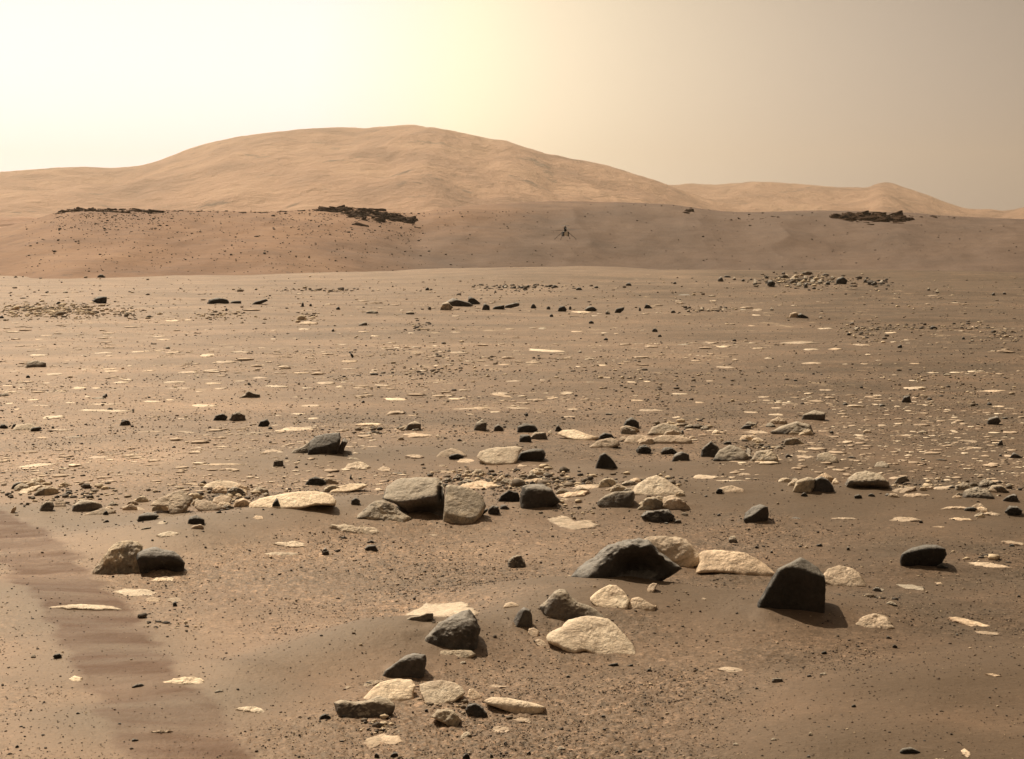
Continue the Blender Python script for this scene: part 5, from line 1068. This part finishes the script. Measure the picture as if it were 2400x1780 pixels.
 ('B',2040,1085,50,20,'k'),('B',1470,780,30,20,'g'),('B',1760,1150,20,14,'k'),('B',1640,1120,18,14,'d'),('B',1540,1150,20,14,'d'),('B',1270,1560,24,16,'k'),('B',1380,1560,18,14,'d'),
 ('C',1280,778,30,18,'k'),('C',1615,748,26,18,'k'),('C',1585,705,24,16,'d'),('C',1690,770,14,10,'k'),('C',648,812,14,12,'k'),('C',538,555,12,14,'k'),('C',855,552,0,0,'x'),('C',1210,886,26,14,'d'),
 ('C',1275,878,36,16,'g'),('C',1330,852,14,10,'k'),('C',1400,824,14,10,'k'),('C',230,1078,20,14,'k'),('C',235,1140,18,12,'k'),('C',405,1245,26,16,'k'),('C',30,1240,50,28,'g'),('C',295,1245,20,12,'k'),
 ('C',360,1210,18,12,'d'),('C',775,1218,14,14,'p'),('C',1205,1268,20,14,'d'),('C',495,1178,16,12,'k'),('C',860,1212,30,16,'g'),('C',1420,1030,24,18,'k'),('C',1040,1188,34,14,'g'),('C',1215,1165,24,20,'g'),
 ('C',1600,548,60,24,'g'),('C',1530,480,44,24,'d'),('C',1590,600,14,10,'d'),('C',2205,508,18,14,'k'),('C',1255,266,30,14,'k'),('C',1165,270,14,12,'k'),('C',1195,274,20,12,'p'),('C',845,250,40,40,'g'),
 ('C',960,275,24,14,'d'),('C',1030,300,14,18,'d'),('C',760,905,14,10,'k'),('C',90,965,16,12,'k'),('C',65,890,24,14,'k'),('C',450,862,30,18,'k'),('C',280,838,70,20,'k'),('C',540,240,0,0,'x'),('C',960,945,18,12,'k'),
 ('C',1755,1188,12,10,'k'),('C',1150,900,0,0,'x'),('C',865,590,16,10,'d'),('C',2095,860,0,0,'x'),('C',2170,790,14,10,'k'),('C',1870,800,14,12,'d'),('C',1910,690,18,12,'d'),('C',35,1135,18,12,'k'),
]
LAND = []
for i, (reg, poly, mat, planes, label, land, opt) in enumerate(HERO):
    P = [px(reg, *p) for p in poly]
    pl = [(px(reg, *pt), n) for pt, n in planes]
    wpx = max(p[0] for p in P) - min(p[0] for p in P)
    nm = 'boulder' if wpx > 34 else 'stone'
    o = dict(opt)
    if 'dents' in o: o['dents'] = [(px(reg, *q), rx / REG[reg][2], ry / REG[reg][2], dp) for q, rx, ry, dp in o['dents']]
    if not pl:
        xm = sum(p[0] for p in P) / len(P); y0 = min(p[1] for p in P); y1 = max(p[1] for p in P)
        pl = [((xm, y0 + 0.3 * (y1 - y0)), (0.15, -1, -0.02)), ((xm, y0 + 0.25 * (y1 - y0)), (-0.15, -0.5, 0.85))]
    # the outline goes a little below the sand so that nothing floats
    yb = max(p[1] for p in P); hh = yb - min(p[1] for p in P)
    rec = rock(nm, P, mat, pl, cat=nm, **o)
    rec['label'] = label
    if land: LAND.append((land, rec))
for i, (reg, poly, mat, label, land, th) in enumerate(PLATE):
    if poly is None or mat == 'x': continue
    P = [px(reg, *p) for p in poly]
    yy = max(p[1] for p in P)
    rec = slab('flat_rock', P, mat, sub=5 if yy > 1300 else 4, seed=i + 300, thick=min(.6, th * (1.7 if reg in 'DEF' else 1.25)))
    rec['label'] = label
    if land: LAND.append((land, rec))
rng = random.Random(5)
_ar = sorted((-w * h / REG[reg][2] ** 2, n) for n, (reg, X, Y, w, h, k) in enumerate(SMALL) if k != 'x' and w)
n_stone = sum(1 for r in ROCKS if r['name'] == 'stone')
KEEP = {n for a, n in _ar[:292 - n_stone]}
LEFT = [SMALL[n] for a, n in _ar[292 - n_stone:]]
MATK = {'k': 'black', 'd': 'dark', 'g': 'grey', 'p': 'pale'}
WORD = {'k': 'black', 'd': 'dark', 'g': 'grey', 'p': 'pale'}
for i, (reg, X, Y, w, h, k) in enumerate(SMALL):
    if i not in KEEP: continue
    w *= 0.9; h *= 0.95
    P = auto_poly(*px(reg, X - w / 2, Y - h), *px(reg, X + w / 2, Y), rng)
    xm = (P[0][0] + P[6][0]) / 2; y0 = min(p[1] for p in P); y1 = max(p[1] for p in P)
    rf = rng.uniform(.15, .4) if k in 'kd' else rng.uniform(.55, .9)
    pl = [((xm, y0 + rf * (y1 - y0)), (rng.uniform(-.3, .35), -1, rng.uniform(-.15, .2))), ((xm, y0 + rf * (y1 - y0)), (rng.uniform(-.3, .2), -.55, .8))]
    big = (y1 - y0) > 9
    rec = rock('stone', P, MATK[k], pl, sub=3 if big else 2, seed=i + 1000, rough=0.07, cat='stone', cuts=4)
    rec['auto'] = WORD[k] + ' stone'

# broken blocks of pale bedrock crowding the rock rows
rng = random.Random(41)
for reg, x0, y0, x1, y1, num in [('E', 960, 590, 1290, 680, 9), ('E', 1290, 600, 1640, 665, 11), ('E', 1690, 640, 2228, 725, 12), ('E', 190, 650, 500, 720, 4), ('E', 640, 300, 900, 370, 4), ('D', 90, 640, 420, 720, 6),
                                 ('D', 640, 770, 960, 840, 6), ('D', 1020, 700, 1700, 830, 16), ('F', 220, 590, 530, 700, 8), ('F', 1530, 520, 2160, 600, 9), ('F', 0, 250, 520, 322, 8), ('F', 730, 205, 1150, 322, 9), ('F', 620, 330, 960, 412, 5), ('F', 980, 500, 1260, 570, 4), ('F', 1960, 620, 2200, 700, 4), ('B', 200, 880, 520, 960, 0)]:
    for _ in range(num):
        X, Y = px(reg, rng.uniform(x0, x1), rng.uniform(y0, y1))
        w = rng.uniform(15, 44); h = w * rng.uniform(.32, .55)
        P = auto_poly(X - w / 2, Y - h, X + w / 2, Y, rng)
        mt = rng.choice(['tan', 'tan', 'pale', 'mott', 'mott', 'grey'])
        pl = [((X, Y - h * .15), (rng.uniform(-.3, .3), -1, .3)), ((X, Y - h * rng.uniform(.3, .7)), (rng.uniform(-.3, .2), -.5, .85))]
        rec = rock('bedrock_block', P, mt, pl, sub=4, seed=int(X * 7 + Y), rough=0.12, cat='block', cuts=5)
        rec['auto'] = {'tan': 'tan block', 'pale': 'cream block', 'mott': 'mottled block', 'grey': 'grey block'}[mt]

# pale plates of bedrock strewn over the middle distance
def free(x, y, w):
    for r in ROCKS:
        if abs(r['x'] - x) < (r['w'] + w) * 0.52 and abs((r['y'] + r['top']) / 2 - y) < r['h'] * 0.5 + 5: return False
    return True
rng = random.Random(77)
cnt = 0
while cnt < 165:
    u = rng.random()
    y = 735 + 250 * (u ** 0.75)
    x = rng.uniform(-5, 2405)
    g = 0.5 + 0.5 * math.sin(y * 0.16 + x * 0.002) + rng.uniform(-.4, .4)
    if g < 0.45: continue
    w = rng.choice([14, 18, 22, 28, 36, 48, 62]) * (0.6 + (y - 735) / 420)
    if x > 1300 and rng.random() < 0.35: continue
    if not free(x, y, w): continue
    hh = w * rng.uniform(.10, .2) + 2.2
    rec = slab('flat_rock', flat_poly(x - w / 2, y - hh, x + w / 2, y, rng), 'tan' if rng.random() < .6 else 'pale', sub=3, seed=cnt + 5000, thick=.3)
    rec['auto'] = 'cream slab' if rec['mat'] == 'pale' else 'tan slab'
    cnt += 1

# labels of the small ones: where each lies beside a rock one can find
ORD = ['nearest', 'second nearest', 'third nearest', 'fourth nearest', 'fifth nearest', 'sixth nearest', 'seventh nearest', 'eighth nearest', 'ninth nearest', 'tenth nearest',
       'eleventh nearest', 'twelfth nearest', 'thirteenth nearest', 'fourteenth nearest', 'fifteenth nearest']
buckets = {}
for r in ROCKS:
    if 'auto' not in r: continue
    cx_, cy_ = r['x'], (r['y'] + r['top']) / 2
    best = None
    for land, L in LAND:
        dx, dy = cx_ - L['x'], cy_ - (L['y'] + L['top']) / 2
        dd = math.hypot(dx, dy * 1.6)
        if best is None or dd < best[0]: best = (dd, land, dx, dy)
    dd, land, dx, dy = best
    rel = ('left of' if dx < 0 else 'right of') if abs(dx) > abs(dy) * 1.6 else ('beyond' if dy < 0 else 'in front of')
    size = 'tiny' if r['w'] < 13 else 'small' if r['w'] < 30 else 'wide'
    buckets.setdefault((size, r['auto'], rel, land), []).append((dd, r))
for (size, what, rel, land), lst in buckets.items():
    lst.sort(key=lambda q: q[0])
    for j, (dd, r) in enumerate(lst):
        r['label'] = f"{size} {what} {rel} {land}" if len(lst) == 1 else f"{size} {what}, {ORD[min(j, 14)]} {rel} {land}"
for r in ROCKS:
    n = r['name']
    tag(r['o'], r['label'], group={'boulder': 'boulders on the sandy plain', 'stone': 'loose stones strewn over the plain', 'bedrock_block': 'broken bedrock blocks in the rock rows', 'flat_rock': 'pale bedrock plates lying in the sand'}[n])
from collections import Counter
print('ROCKS', Counter(r['name'] for r in ROCKS), 'label dup', [k for k, v in Counter(r['label'] for r in ROCKS).items() if v > 1][:5], 'long', [r['label'] for r in ROCKS if len(r['label'].split()) > 16][:3])

# sand banked against the feet of the larger rocks
AP = [r['foot'] for r in ROCKS if 'foot' in r and r['w'] > 22]
def apron(x, y):
    z = np.zeros_like(x)
    for cx_, cy_, w, D, h in AP:
        R0 = 0.62 * w + 0.05
        m = np.nonzero((np.abs(x - cx_) < 2.4 * R0) & (np.abs(y - cy_) < 2.4 * (D + 0.5 * R0)))[0]
        if len(m) == 0: continue
        q = ((x[m] - cx_) / R0) ** 2 + ((y[m] - cy_) / (D + 0.35 * R0)) ** 2
        nn = 1 + 0.6 * vnoise2(x[m] / (0.3 * w), y[m] / (0.3 * w), 3)
        z[m] = np.maximum(z[m], 0.11 * h * np.exp(-q * 1.1) * nn)
    return z
gz2 = gz + apron(gx, gy)
ground.data.vertices.foreach_set('co', np.stack([gx, gy, gz2], 1).astype(np.float32).ravel()); ground.data.update()

# ------------------------------------------------------------------ gravel and rubble nobody could count
def scatter(name, x, y, z, size, mat, sub=0, seed=0, flat=0.7, tint=None, sink=0.25):
    V, Fc = ico(sub)
    n, m = len(x), len(V)
    g = np.random.default_rng(seed)
    ang = g.uniform(0, 2 * math.pi, n)
    sx, sy, sz = g.uniform(.7, 1.3, n), g.uniform(.6, 1.1, n), g.uniform(.5, 1.0, n) * flat
    jit = 1 + g.uniform(-.28, .28, (n, m))
    # random starting turn of the solid
    ax = g.normal(size=(n, 3)); ax /= np.linalg.norm(ax, axis=1)[:, None]; th = g.uniform(0, 3.1, n)
    c, s = np.cos(th)[:, None, None], np.sin(th)[:, None, None]
    Vb = np.broadcast_to(V[None], (n, m, 3)); A = ax[:, None, :]
    Vr = Vb * c + np.cross(np.broadcast_to(A, (n, m, 3)), Vb) * s + A * (Vb * A).sum(-1, keepdims=True) * (1 - c)
    Vr = Vr * jit[..., None]
    px_, py_, pz_ = Vr[..., 0] * sx[:, None], Vr[..., 1] * sy[:, None], Vr[..., 2] * sz[:, None]
    ca, sa = np.cos(ang)[:, None], np.sin(ang)[:, None]
    h = (size / 2)[:, None]
    P = np.stack([x[:, None] + (px_ * ca - py_ * sa) * h, y[:, None] + (px_ * sa + py_ * ca) * h, z[:, None] + (pz_ + (sz * (1 - 2 * sink))[:, None]) * h], -1).reshape(-1, 3)
    Ff = (Fc[None] + (np.arange(n) * m)[:, None, None]).reshape(-1, 3)
    o = mesh_obj(name, P, Ff, mat, smooth=False)
    t = g.random(n) if tint is None else tint
    set_attr(o, 'tint', np.repeat(t, m))
    return tag(o, kind='stuff')

M_PEB = pebble_material('gravel_mix', (0.035, 0.028, 0.022), (0.52, 0.41, 0.28), (0.15, 0.098, 0.062))
M_CHIP = pebble_material('cream_chips', (0.40, 0.30, 0.21), (0.80, 0.68, 0.52), (0.55, 0.43, 0.31))
M_RUB = pebble_material('rubble_mix', (0.05, 0.042, 0.035), (0.60, 0.48, 0.33), (0.20, 0.15, 0.10))
g = np.random.default_rng(9)
n = 290000
prow = 700 + 1180 * g.random(n) ** 0.72
pcol = g.uniform(-750, 3150, n)
rad = CAMZ * F / (prow - 600)
x = (pcol - 1200) / F * rad; y = rad * np.ones(n)
gm, dkm, _ = masks(x, y)
cl = fbm2(x / 0.55, y / 0.55, 3, 91)
keep = g.random(n) < np.clip(gm * (0.45 + 0.9 * cl) + 0.10, 0, 1) * np.clip(1 - 0.8 * dkm, 0, 1) * np.clip((prow - 700) / 300, .12, 1)
x, y, rad = x[keep], y[keep], rad[keep]
size = (1.7 + g.exponential(1.25, len(x))).clip(1.5, 9) * rad / F
size = size.clip(0.003, 0.08)
scatter('gravel', x, y, hz(x, y) + apron(x, y), size, M_PEB, 0, 4, tint=g.random(len(x)) ** 1.15)

# rubble: pale and dark fragments, thick in a few patches of the middle and far plain
PATCH = [('G', 240, 240, 260, 34, 800), ('G', 960, 265, 100, 24, 110), ('G', 1340, 270, 50, 30, 60), ('G', 560, 250, 60, 30, 60), ('H', 1600, 310, 110, 40, 150), ('H', 200, 128, 170, 16, 130),
         ('H', 1350, 104, 170, 28, 420), ('H', 1640, 112, 60, 22, 60), ('H', 950, 218, 120, 12, 60), ('H', 1900, 290, 200, 16, 90), ('G', 140, 60, 220, 36, 120), ('G', 20, 60, 60, 30, 60), ('H', 2150, 330, 90, 40, 90),
         ('G', 1400, 152, 300, 8, 60), ('G', 1820, 310, 60, 40, 50), ('H', 760, 500, 500, 90, 260), ('G', 1900, 480, 300, 90, 240), ('H', 1950, 520, 250, 80, 200), ('F', 450, 225, 130, 28, 90), ('F', 820, 350, 150, 50, 120), ('F', 350, 620, 130, 70, 130),
         ('E', 1550, 690, 480, 70, 420), ('E', 1150, 630, 260, 50, 200), ('D', 1450, 760, 280, 80, 260), ('D', 420, 750, 350, 90, 220), ('F', 1450, 590, 150, 30, 120), ('F', 1900, 580, 260, 70, 160), ('E', 500, 320, 160, 30, 60),
         ('B', 950, 1010, 110, 24, 50), ('B', 500, 1520, 110, 40, 70), ('B', 1000, 1400, 220, 60, 60), ('B', 1700, 190, 170, 50, 60), ('A', 1050, 890, 160, 50, 40), ('C', 1560, 545, 80, 18, 25), ('C', 2060, 345, 110, 22, 30),
         ('S', 1200, 830, 1300, 160, 2600), ('S', 1200, 1000, 1300, 120, 900), ('S', 1200, 690, 1300, 40, 800)]
xs, ys, ss, tt = [], [], [], []
for reg, X, Y, wx, wy, num in PATCH:
    s_ = REG[reg][2]
    qx, qy = px(reg, X, Y)
    if reg == 'S':
        cxx = g.uniform(qx - wx, qx + wx, num); cyy = g.uniform(qy - wy, qy + wy, num)
    else:
        cxx = g.normal(qx, wx / s_ * .6, num); cyy = g.normal(qy, wy / s_ * .5, num)
    cyy = cyy.clip(640, 1800)
    for a_, b_ in zip(cxx, cyy):
        t_ = CAMZ * F / (b_ - 600)
        if t_ > 45:
            t_ = hit(a_, b_, 300)
        if t_ > 190: continue
        xx = (a_ - 1200) / F * t_
        xs.append(xx); ys.append(t_ * cp + (890 - b_) / F * t_ * sp if t_ != CAMZ * F / (b_ - 600) else t_); ss.append(((2.0 + g.exponential(1.5)) if reg == 'S' else (3.0 + g.exponential(2.6)) if reg in 'GH' else (3.2 + g.exponential(4.2))) * t_ / F)
        tt.append(.2 + .7 * g.random() if reg == 'S' else min(1, .45 + .6 * g.random()) if (reg, Y) in (('G', 240), ('G', 265), ('G', 270)) else .45 * g.random() if (reg, Y) in (('H', 108), ('H', 112), ('H', 128)) else g.random())
for reg, X, Y, w, h, k in LEFT:
    a_, b_ = px(reg, X, Y); b_ = max(b_, 634)
    t_ = hit(a_, b_, 300)
    xs.append((a_ - 1200) / F * t_); ys.append(t_ * cp + (890 - b_) / F * t_ * sp); ss.append(math.sqrt(w * h) / REG[reg][2] * t_ / F); tt.append({'k': 0, 'd': .15, 'g': .5, 'p': .8}[k])
xs, ys, ss, tt = map(np.array, (xs, ys, ss, tt))
scatter('rubble', xs, ys, hz(xs, ys) + apron(xs, ys), ss.clip(.01, .75), M_RUB, 1, 6, flat=.62, tint=(tt * 1.25).clip(0, 1), sink=.2)

# thin cream chips of bedrock, in bands over the middle plain
n = 12500
prow = 690 + 480 * g.random(n) ** .85
pcol = g.uniform(-750, 3150, n)
rad = CAMZ * F / (prow - 600); x = (pcol - 1200) / F * rad
band = fbm2(x / 2.2, rad / 2.6, 3, 123) + 0.5 * fbm2(x / 9, rad / 7, 2, 125)
kp = band > 0.14
x, rad = x[kp], rad[kp]
wd = (5 + g.exponential(6.5, len(x))).clip(4, 42) * rad / F
scatter('bedrock_chips', x, rad, hz(x, rad), wd, M_CHIP, 1, 12, flat=.2, sink=.35)

# ------------------------------------------------------------------ outcrops on the hill crests
from mathutils.bvhtree import BVHTree
def bvh(o):
    me = o.data
    v = np.empty(len(me.vertices) * 3, dtype=np.float32); me.vertices.foreach_get('co', v)
    return BVHTree.FromPolygons(v.reshape(-1, 3).tolist(), [list(p.vertices) for p in me.polygons])
BV = {k: bvh(o) for k, o in (('B', H_B),)}
CAMV = Vector((0, 0, CAMZ))
def on_hill(k, X, Y):
    d = Vector(ray(X, Y)).normalized()
    hit_ = BV['B'].ray_cast(CAMV, d, 1000)
    return hit_[0]

def outcrop(name, hk, path, num, size, seed, label, group='dark outcrops on the crests'):
    g = np.random.default_rng(seed)
    path = np.array(path, float)
    V, Fc = ico(2)
    allv, allf = [], []
    L = np.concatenate([[0], np.cumsum(np.hypot(*np.diff(path[:, :2], axis=0).T))])
    k = 0
    for i in range(num):
        u = g.random() * L[-1]
        X = np.interp(u, L, path[:, 0]); Y = np.interp(u, L, path[:, 1]); th = np.interp(u, L, path[:, 2])
        P = on_hill(hk, X + g.normal(0, 2), Y + g.normal(0, th * .36) + 1)
        if P is None:
            P = on_hill(hk, X, Y + th * .5 + 3)
            if P is None: continue
        s = size * 1.0 * (g.uniform(.25, .9) if g.random() < .8 else g.uniform(1.0, 1.5))
        sc = np.array([s * g.uniform(1.0, 2.6), s * g.uniform(.8, 1.4), s * g.uniform(.5, 1.1)])
        # flat sided block
        T = [1 / np.maximum(np.abs(V[:, j]), 1e-3) for j in range(3)]
        for _ in range(4):
            nn = g.normal(size=3); nn /= np.linalg.norm(nn); T.append(g.uniform(.9, 1.2) / np.maximum(V @ nn, 1e-3))
        r = np.min(T, 0)
        W = V * r[:, None] * sc / 2
        W = W * (1 + .18 * vnoise(V * 2.3 + i, seed))[:, None]
        a = g.uniform(-.5, .5) + (P.x and -math.atan2(P.x, P.y)); b_ = g.normal(0, .2)
        W = np.stack([W[:, 0] * math.cos(a) - W[:, 1] * math.sin(a), W[:, 0] * math.sin(a) + W[:, 1] * math.cos(a), W[:, 2] + W[:, 0] * b_], 1)
        allv.append(W + np.array(P) - np.array([0, 0, s * .3])); allf.append(Fc + k * len(V)); k += 1
    Vv = np.concatenate(allv); c0 = Vv.mean(0)
    o = mesh_obj(name, Vv - c0, np.concatenate(allf), M_OUT, smooth=False, loc=c0)
    return tag(o, label, 'outcrop', group)
outcrop('rock_outcrop', 'A', [(135, 498, 3), (160, 491, 5), (220, 489, 6), (300, 492, 8), (345, 496, 6), (380, 496, 2)], 190, .5, 1, 'dark ragged ledge along the left end of the reddish scarp crest')
outcrop('rock_outcrop', 'A', [(385, 495, 2), (520, 497, 2), (620, 498, 2), (740, 492, 3)], 80, .3, 2, 'thin line of small dark ledges along the middle of the scarp crest')
outcrop('rock_outcrop', 'A', [(745, 490, 4), (800, 491, 8), (835, 498, 20), (880, 504, 20), (930, 510, 12), (968, 517, 10)], 420, .62, 3, 'biggest black layered outcrop at the right shoulder of the reddish scarp')
outcrop('rock_outcrop', 'A', [(858, 534, 2), (868, 541, 3), (876, 546, 2)], 7, .22, 4, 'small hooked dark ledge on the slope under the biggest black outcrop')
outcrop('rock_outcrop', 'A', [(965, 520, 6), (985, 540, 8)], 8, .22, 5, 'loose dark blocks spilling down beyond the right tip of the scarp outcrop')
outcrop('rock_outcrop', 'C', [(1955, 508, 3), (1990, 510, 7), (2040, 509, 13), (2090, 512, 13), (2122, 516, 9)], 330, .95, 6, 'black elongated outcrop near the top of the right hand mound')
outcrop('rock_outcrop', 'C', [(2130, 506, 3), (2190, 507, 5), (2240, 510, 3)], 14, .4, 7, 'faint broken ledges right of the black elongated outcrop')
outcrop('rock_outcrop', 'B', [(1608, 499, 2), (1614, 494, 3), (1619, 487, 3)], 26, .6, 8, 'small black spur on the right tip of the middle mound crest')
outcrop('rock_outcrop', 'G' if False else 'C', [(1690, 516, 3), (1760, 512, 5), (1830, 509, 4)], 12, .35, 9, 'faint low ledges left of the black elongated outcrop')

# scree: dark specks on the slopes
g = np.random.default_rng(33)
xs, ys, zs, ss = [], [], [], []
for hk, x0, x1, y0, y1, num in [('A', 60, 1000, 495, 640, 1100), ('A', 640, 970, 500, 560, 260), ('A', 120, 400, 495, 540, 340), ('B', 940, 1300, 495, 640, 160), ('B', 1300, 1700, 480, 640, 60), ('C', 1650, 2400, 500, 640, 140)]:
    for _ in range(num):
        P = on_hill(hk, g.uniform(x0, x1), y0 + (y1 - y0) * g.random() ** 1.6)
        if P is None: continue
        xs.append(P.x); ys.append(P.y); zs.append(P.z); ss.append((2.2 + g.exponential(1.2)) * P.y / F)
scatter('scree', np.array(xs), np.array(ys), np.array(zs), np.array(ss), M_PEB, 0, 8, tint=g.random(len(xs)) * .45)

# ------------------------------------------------------------------ the little helicopter hovering in front of the middle mound
def simple_mat(name, col, rough=.5, metal=0.0):
    t = NT(name)
    n = t.noise(t.obj(), 30, 3)
    c = t.ramp(n, [(0.3, tuple(x * .8 for x in col)), (0.7, tuple(min(1, x * 1.15) for x in col))])
    t.link(c, t.b.inputs['Base Color']); t.b.inputs['Roughness'].default_value = rough; t.b.inputs['Metallic'].default_value = metal
    return t.m
M_BODY = simple_mat('pale_foil', (0.92, 0.90, 0.84), .4, .0)
M_BLK = simple_mat('carbon_black', (0.018, 0.016, 0.015), .5)
M_CELL = simple_mat('solar_cells', (0.02, 0.022, 0.035), .25)
import bmesh
def bm_obj(name, build, mat, parent, loc=(0, 0, 0), rot=(0, 0, 0)):
    me = bpy.data.meshes.new(name); bm = bmesh.new(); build(bm)
    bmesh.ops.recalc_face_normals(bm, faces=bm.faces); bm.to_mesh(me); bm.free(); me.materials.append(mat)
    o = bpy.data.objects.new(name, me); COL.objects.link(o); o.parent = parent; o.location = loc; o.rotation_euler = rot
    return o
def box(sx, sy, sz, bev=0.0, taper=1.0, at=(0, 0, 0)):
    def f(bm):
        r = bmesh.ops.create_cube(bm, size=1)
        for v in r['verts']:
            k = taper if v.co.z < 0 else 1
            v.co = Vector((v.co.x * sx * k + at[0], v.co.y * sy * k + at[1], v.co.z * sz + at[2]))
        if bev: bmesh.ops.bevel(bm, geom=bm.edges[:], offset=bev, segments=2, affect='EDGES')
    return f
def cone(p, q, r1, r2, n=10):
    def f(bm):
        p_, q_ = Vector(p), Vector(q); d = q_ - p_
        r = bmesh.ops.create_cone(bm, cap_ends=True, segments=n, radius1=r1, radius2=r2, depth=d.length)
        qt = d.to_track_quat('Z', 'Y')
        for v in r['verts']: v.co = qt @ v.co + (p_ + q_) / 2
    return f
def multi(*fs):
    def f(bm):
        for g_ in fs: g_(bm)
    return f
def blade_build(bm):
    # tapered, pitched blade from the hub outwards along +X
    secs = [(0.03, .018, .010, .30), (0.10, .040, .010, .30), (0.22, .075, .008, .22), (0.42, .060, .006, .14), (0.60, .034, .004, .08)]
    rings = []
    for xx, ch, th, tw in secs:
        ring = []
        for a_, b_ in ((-.5, 0), (-.2, .5), (.2, .4), (.5, 0), (.2, -.3), (-.2, -.4)):
            yy, zz = a_ * ch * 1.35, b_ * th * 1.5
            ring.append(bm.verts.new((xx, yy * math.cos(tw) - zz * math.sin(tw), yy * math.sin(tw) + zz * math.cos(tw))))
        rings.append(ring)
    for r0, r1 in zip(rings, rings[1:]):
        for i in range(6): bm.faces.new((r0[i], r0[(i + 1) % 6], r1[(i + 1) % 6], r1[i]))
    bm.faces.new(rings[0]); bm.faces.new(rings[-1][::-1])
HD = 62.0
hp = Vector(ray(1325, 548)) * HD + CAMV
heli = bpy.data.objects.new('helicopter', None); COL.objects.link(heli)
heli.location = hp - Vector((0, 0, 0.21)); heli.rotation_euler = (R(2), R(-1.5), R(20))
tag(heli, 'tiny four legged twin rotor helicopter hovering in front of the middle mound', 'helicopter')
bm_obj('fuselage', box(.15, .19, .16, .015, .9), M_BODY, heli, (0, 0, .21))
for sx in (-1, 1):
    bm_obj('side_panel', box(.035, .16, .17, .006), M_BLK, heli, (sx * .098, 0, .20))
bm_obj('mast', cone((0, 0, .29), (0, 0, .50), .02, .016), M_BLK, heli)
for zz, ang in ((.34, 8), (.42, 80)):
    rt_ = bpy.data.objects.new('rotor', None); COL.objects.link(rt_); rt_.parent = heli; rt_.location = (0, 0, zz); rt_.rotation_euler = (0, 0, R(ang))
    bm_obj('hub', multi(cone((0, 0, -.03), (0, 0, .03), .055, .045, 14), cone((0, 0, -.05), (0, 0, -.03), .035, .055, 14)), M_BLK, rt_)
    for k in range(2):
        bm_obj('blade', blade_build, M_BLK, rt_, rot=(0, 0, math.pi * k))
bm_obj('solar_panel', box(.165, .42, .012, .003), M_CELL, heli, (0, 0, .50))
bm_obj('antenna', cone((.03, 0, .50), (.03, 0, .56), .003, .002, 6), M_BLK, heli)
for sx in (-1, 1):
    for sy in (-1, 1):
        lg = bm_obj('leg', multi(cone((sx * .07, sy * .08, .27), (sx * .30, sy * .30, .02), .011, .006, 8), cone((sx * .05, sy * .06, .28), (sx * .09, sy * .10, .26), .016, .014, 8)), M_BLK, heli)
        bm_obj('foot', cone((sx * .30, sy * .30, 0), (sx * .30, sy * .30, .02), .022, .012, 10), M_BLK, lg)

# ------------------------------------------------------------------ dusty air
def haze_box():
    me = bpy.data.meshes.new('haze'); bm = bmesh.new()
    zmin, zmax = -60.0, 290.0
    r = bmesh.ops.create_cube(bm, size=1)
    for v in r['verts']: v.co = Vector((v.co.x * 9400, v.co.y * 9400, (zmin + zmax) / 2 + v.co.z * (zmax - zmin)))
    bm.to_mesh(me); bm.free()
    o = bpy.data.objects.new('haze', me); COL.objects.link(o)
    m = bpy.data.materials.new('dusty_air'); m.use_nodes = True; nn, ll = m.node_tree.nodes, m.node_tree.links
    nn.clear(); out = nn.new('ShaderNodeOutputMaterial'); v = nn.new('ShaderNodeVolumePrincipled')
    v.inputs['Color'].default_value = (1.0, 0.81, 0.61, 1); v.inputs['Density'].default_value = 2.5e-4; v.inputs['Anisotropy'].default_value = 0.68
    ll.new(v.outputs[0], out.inputs['Volume']); me.materials.append(m)
    return tag(o, kind='stuff')
HAZE = True
if HAZE: haze_box()
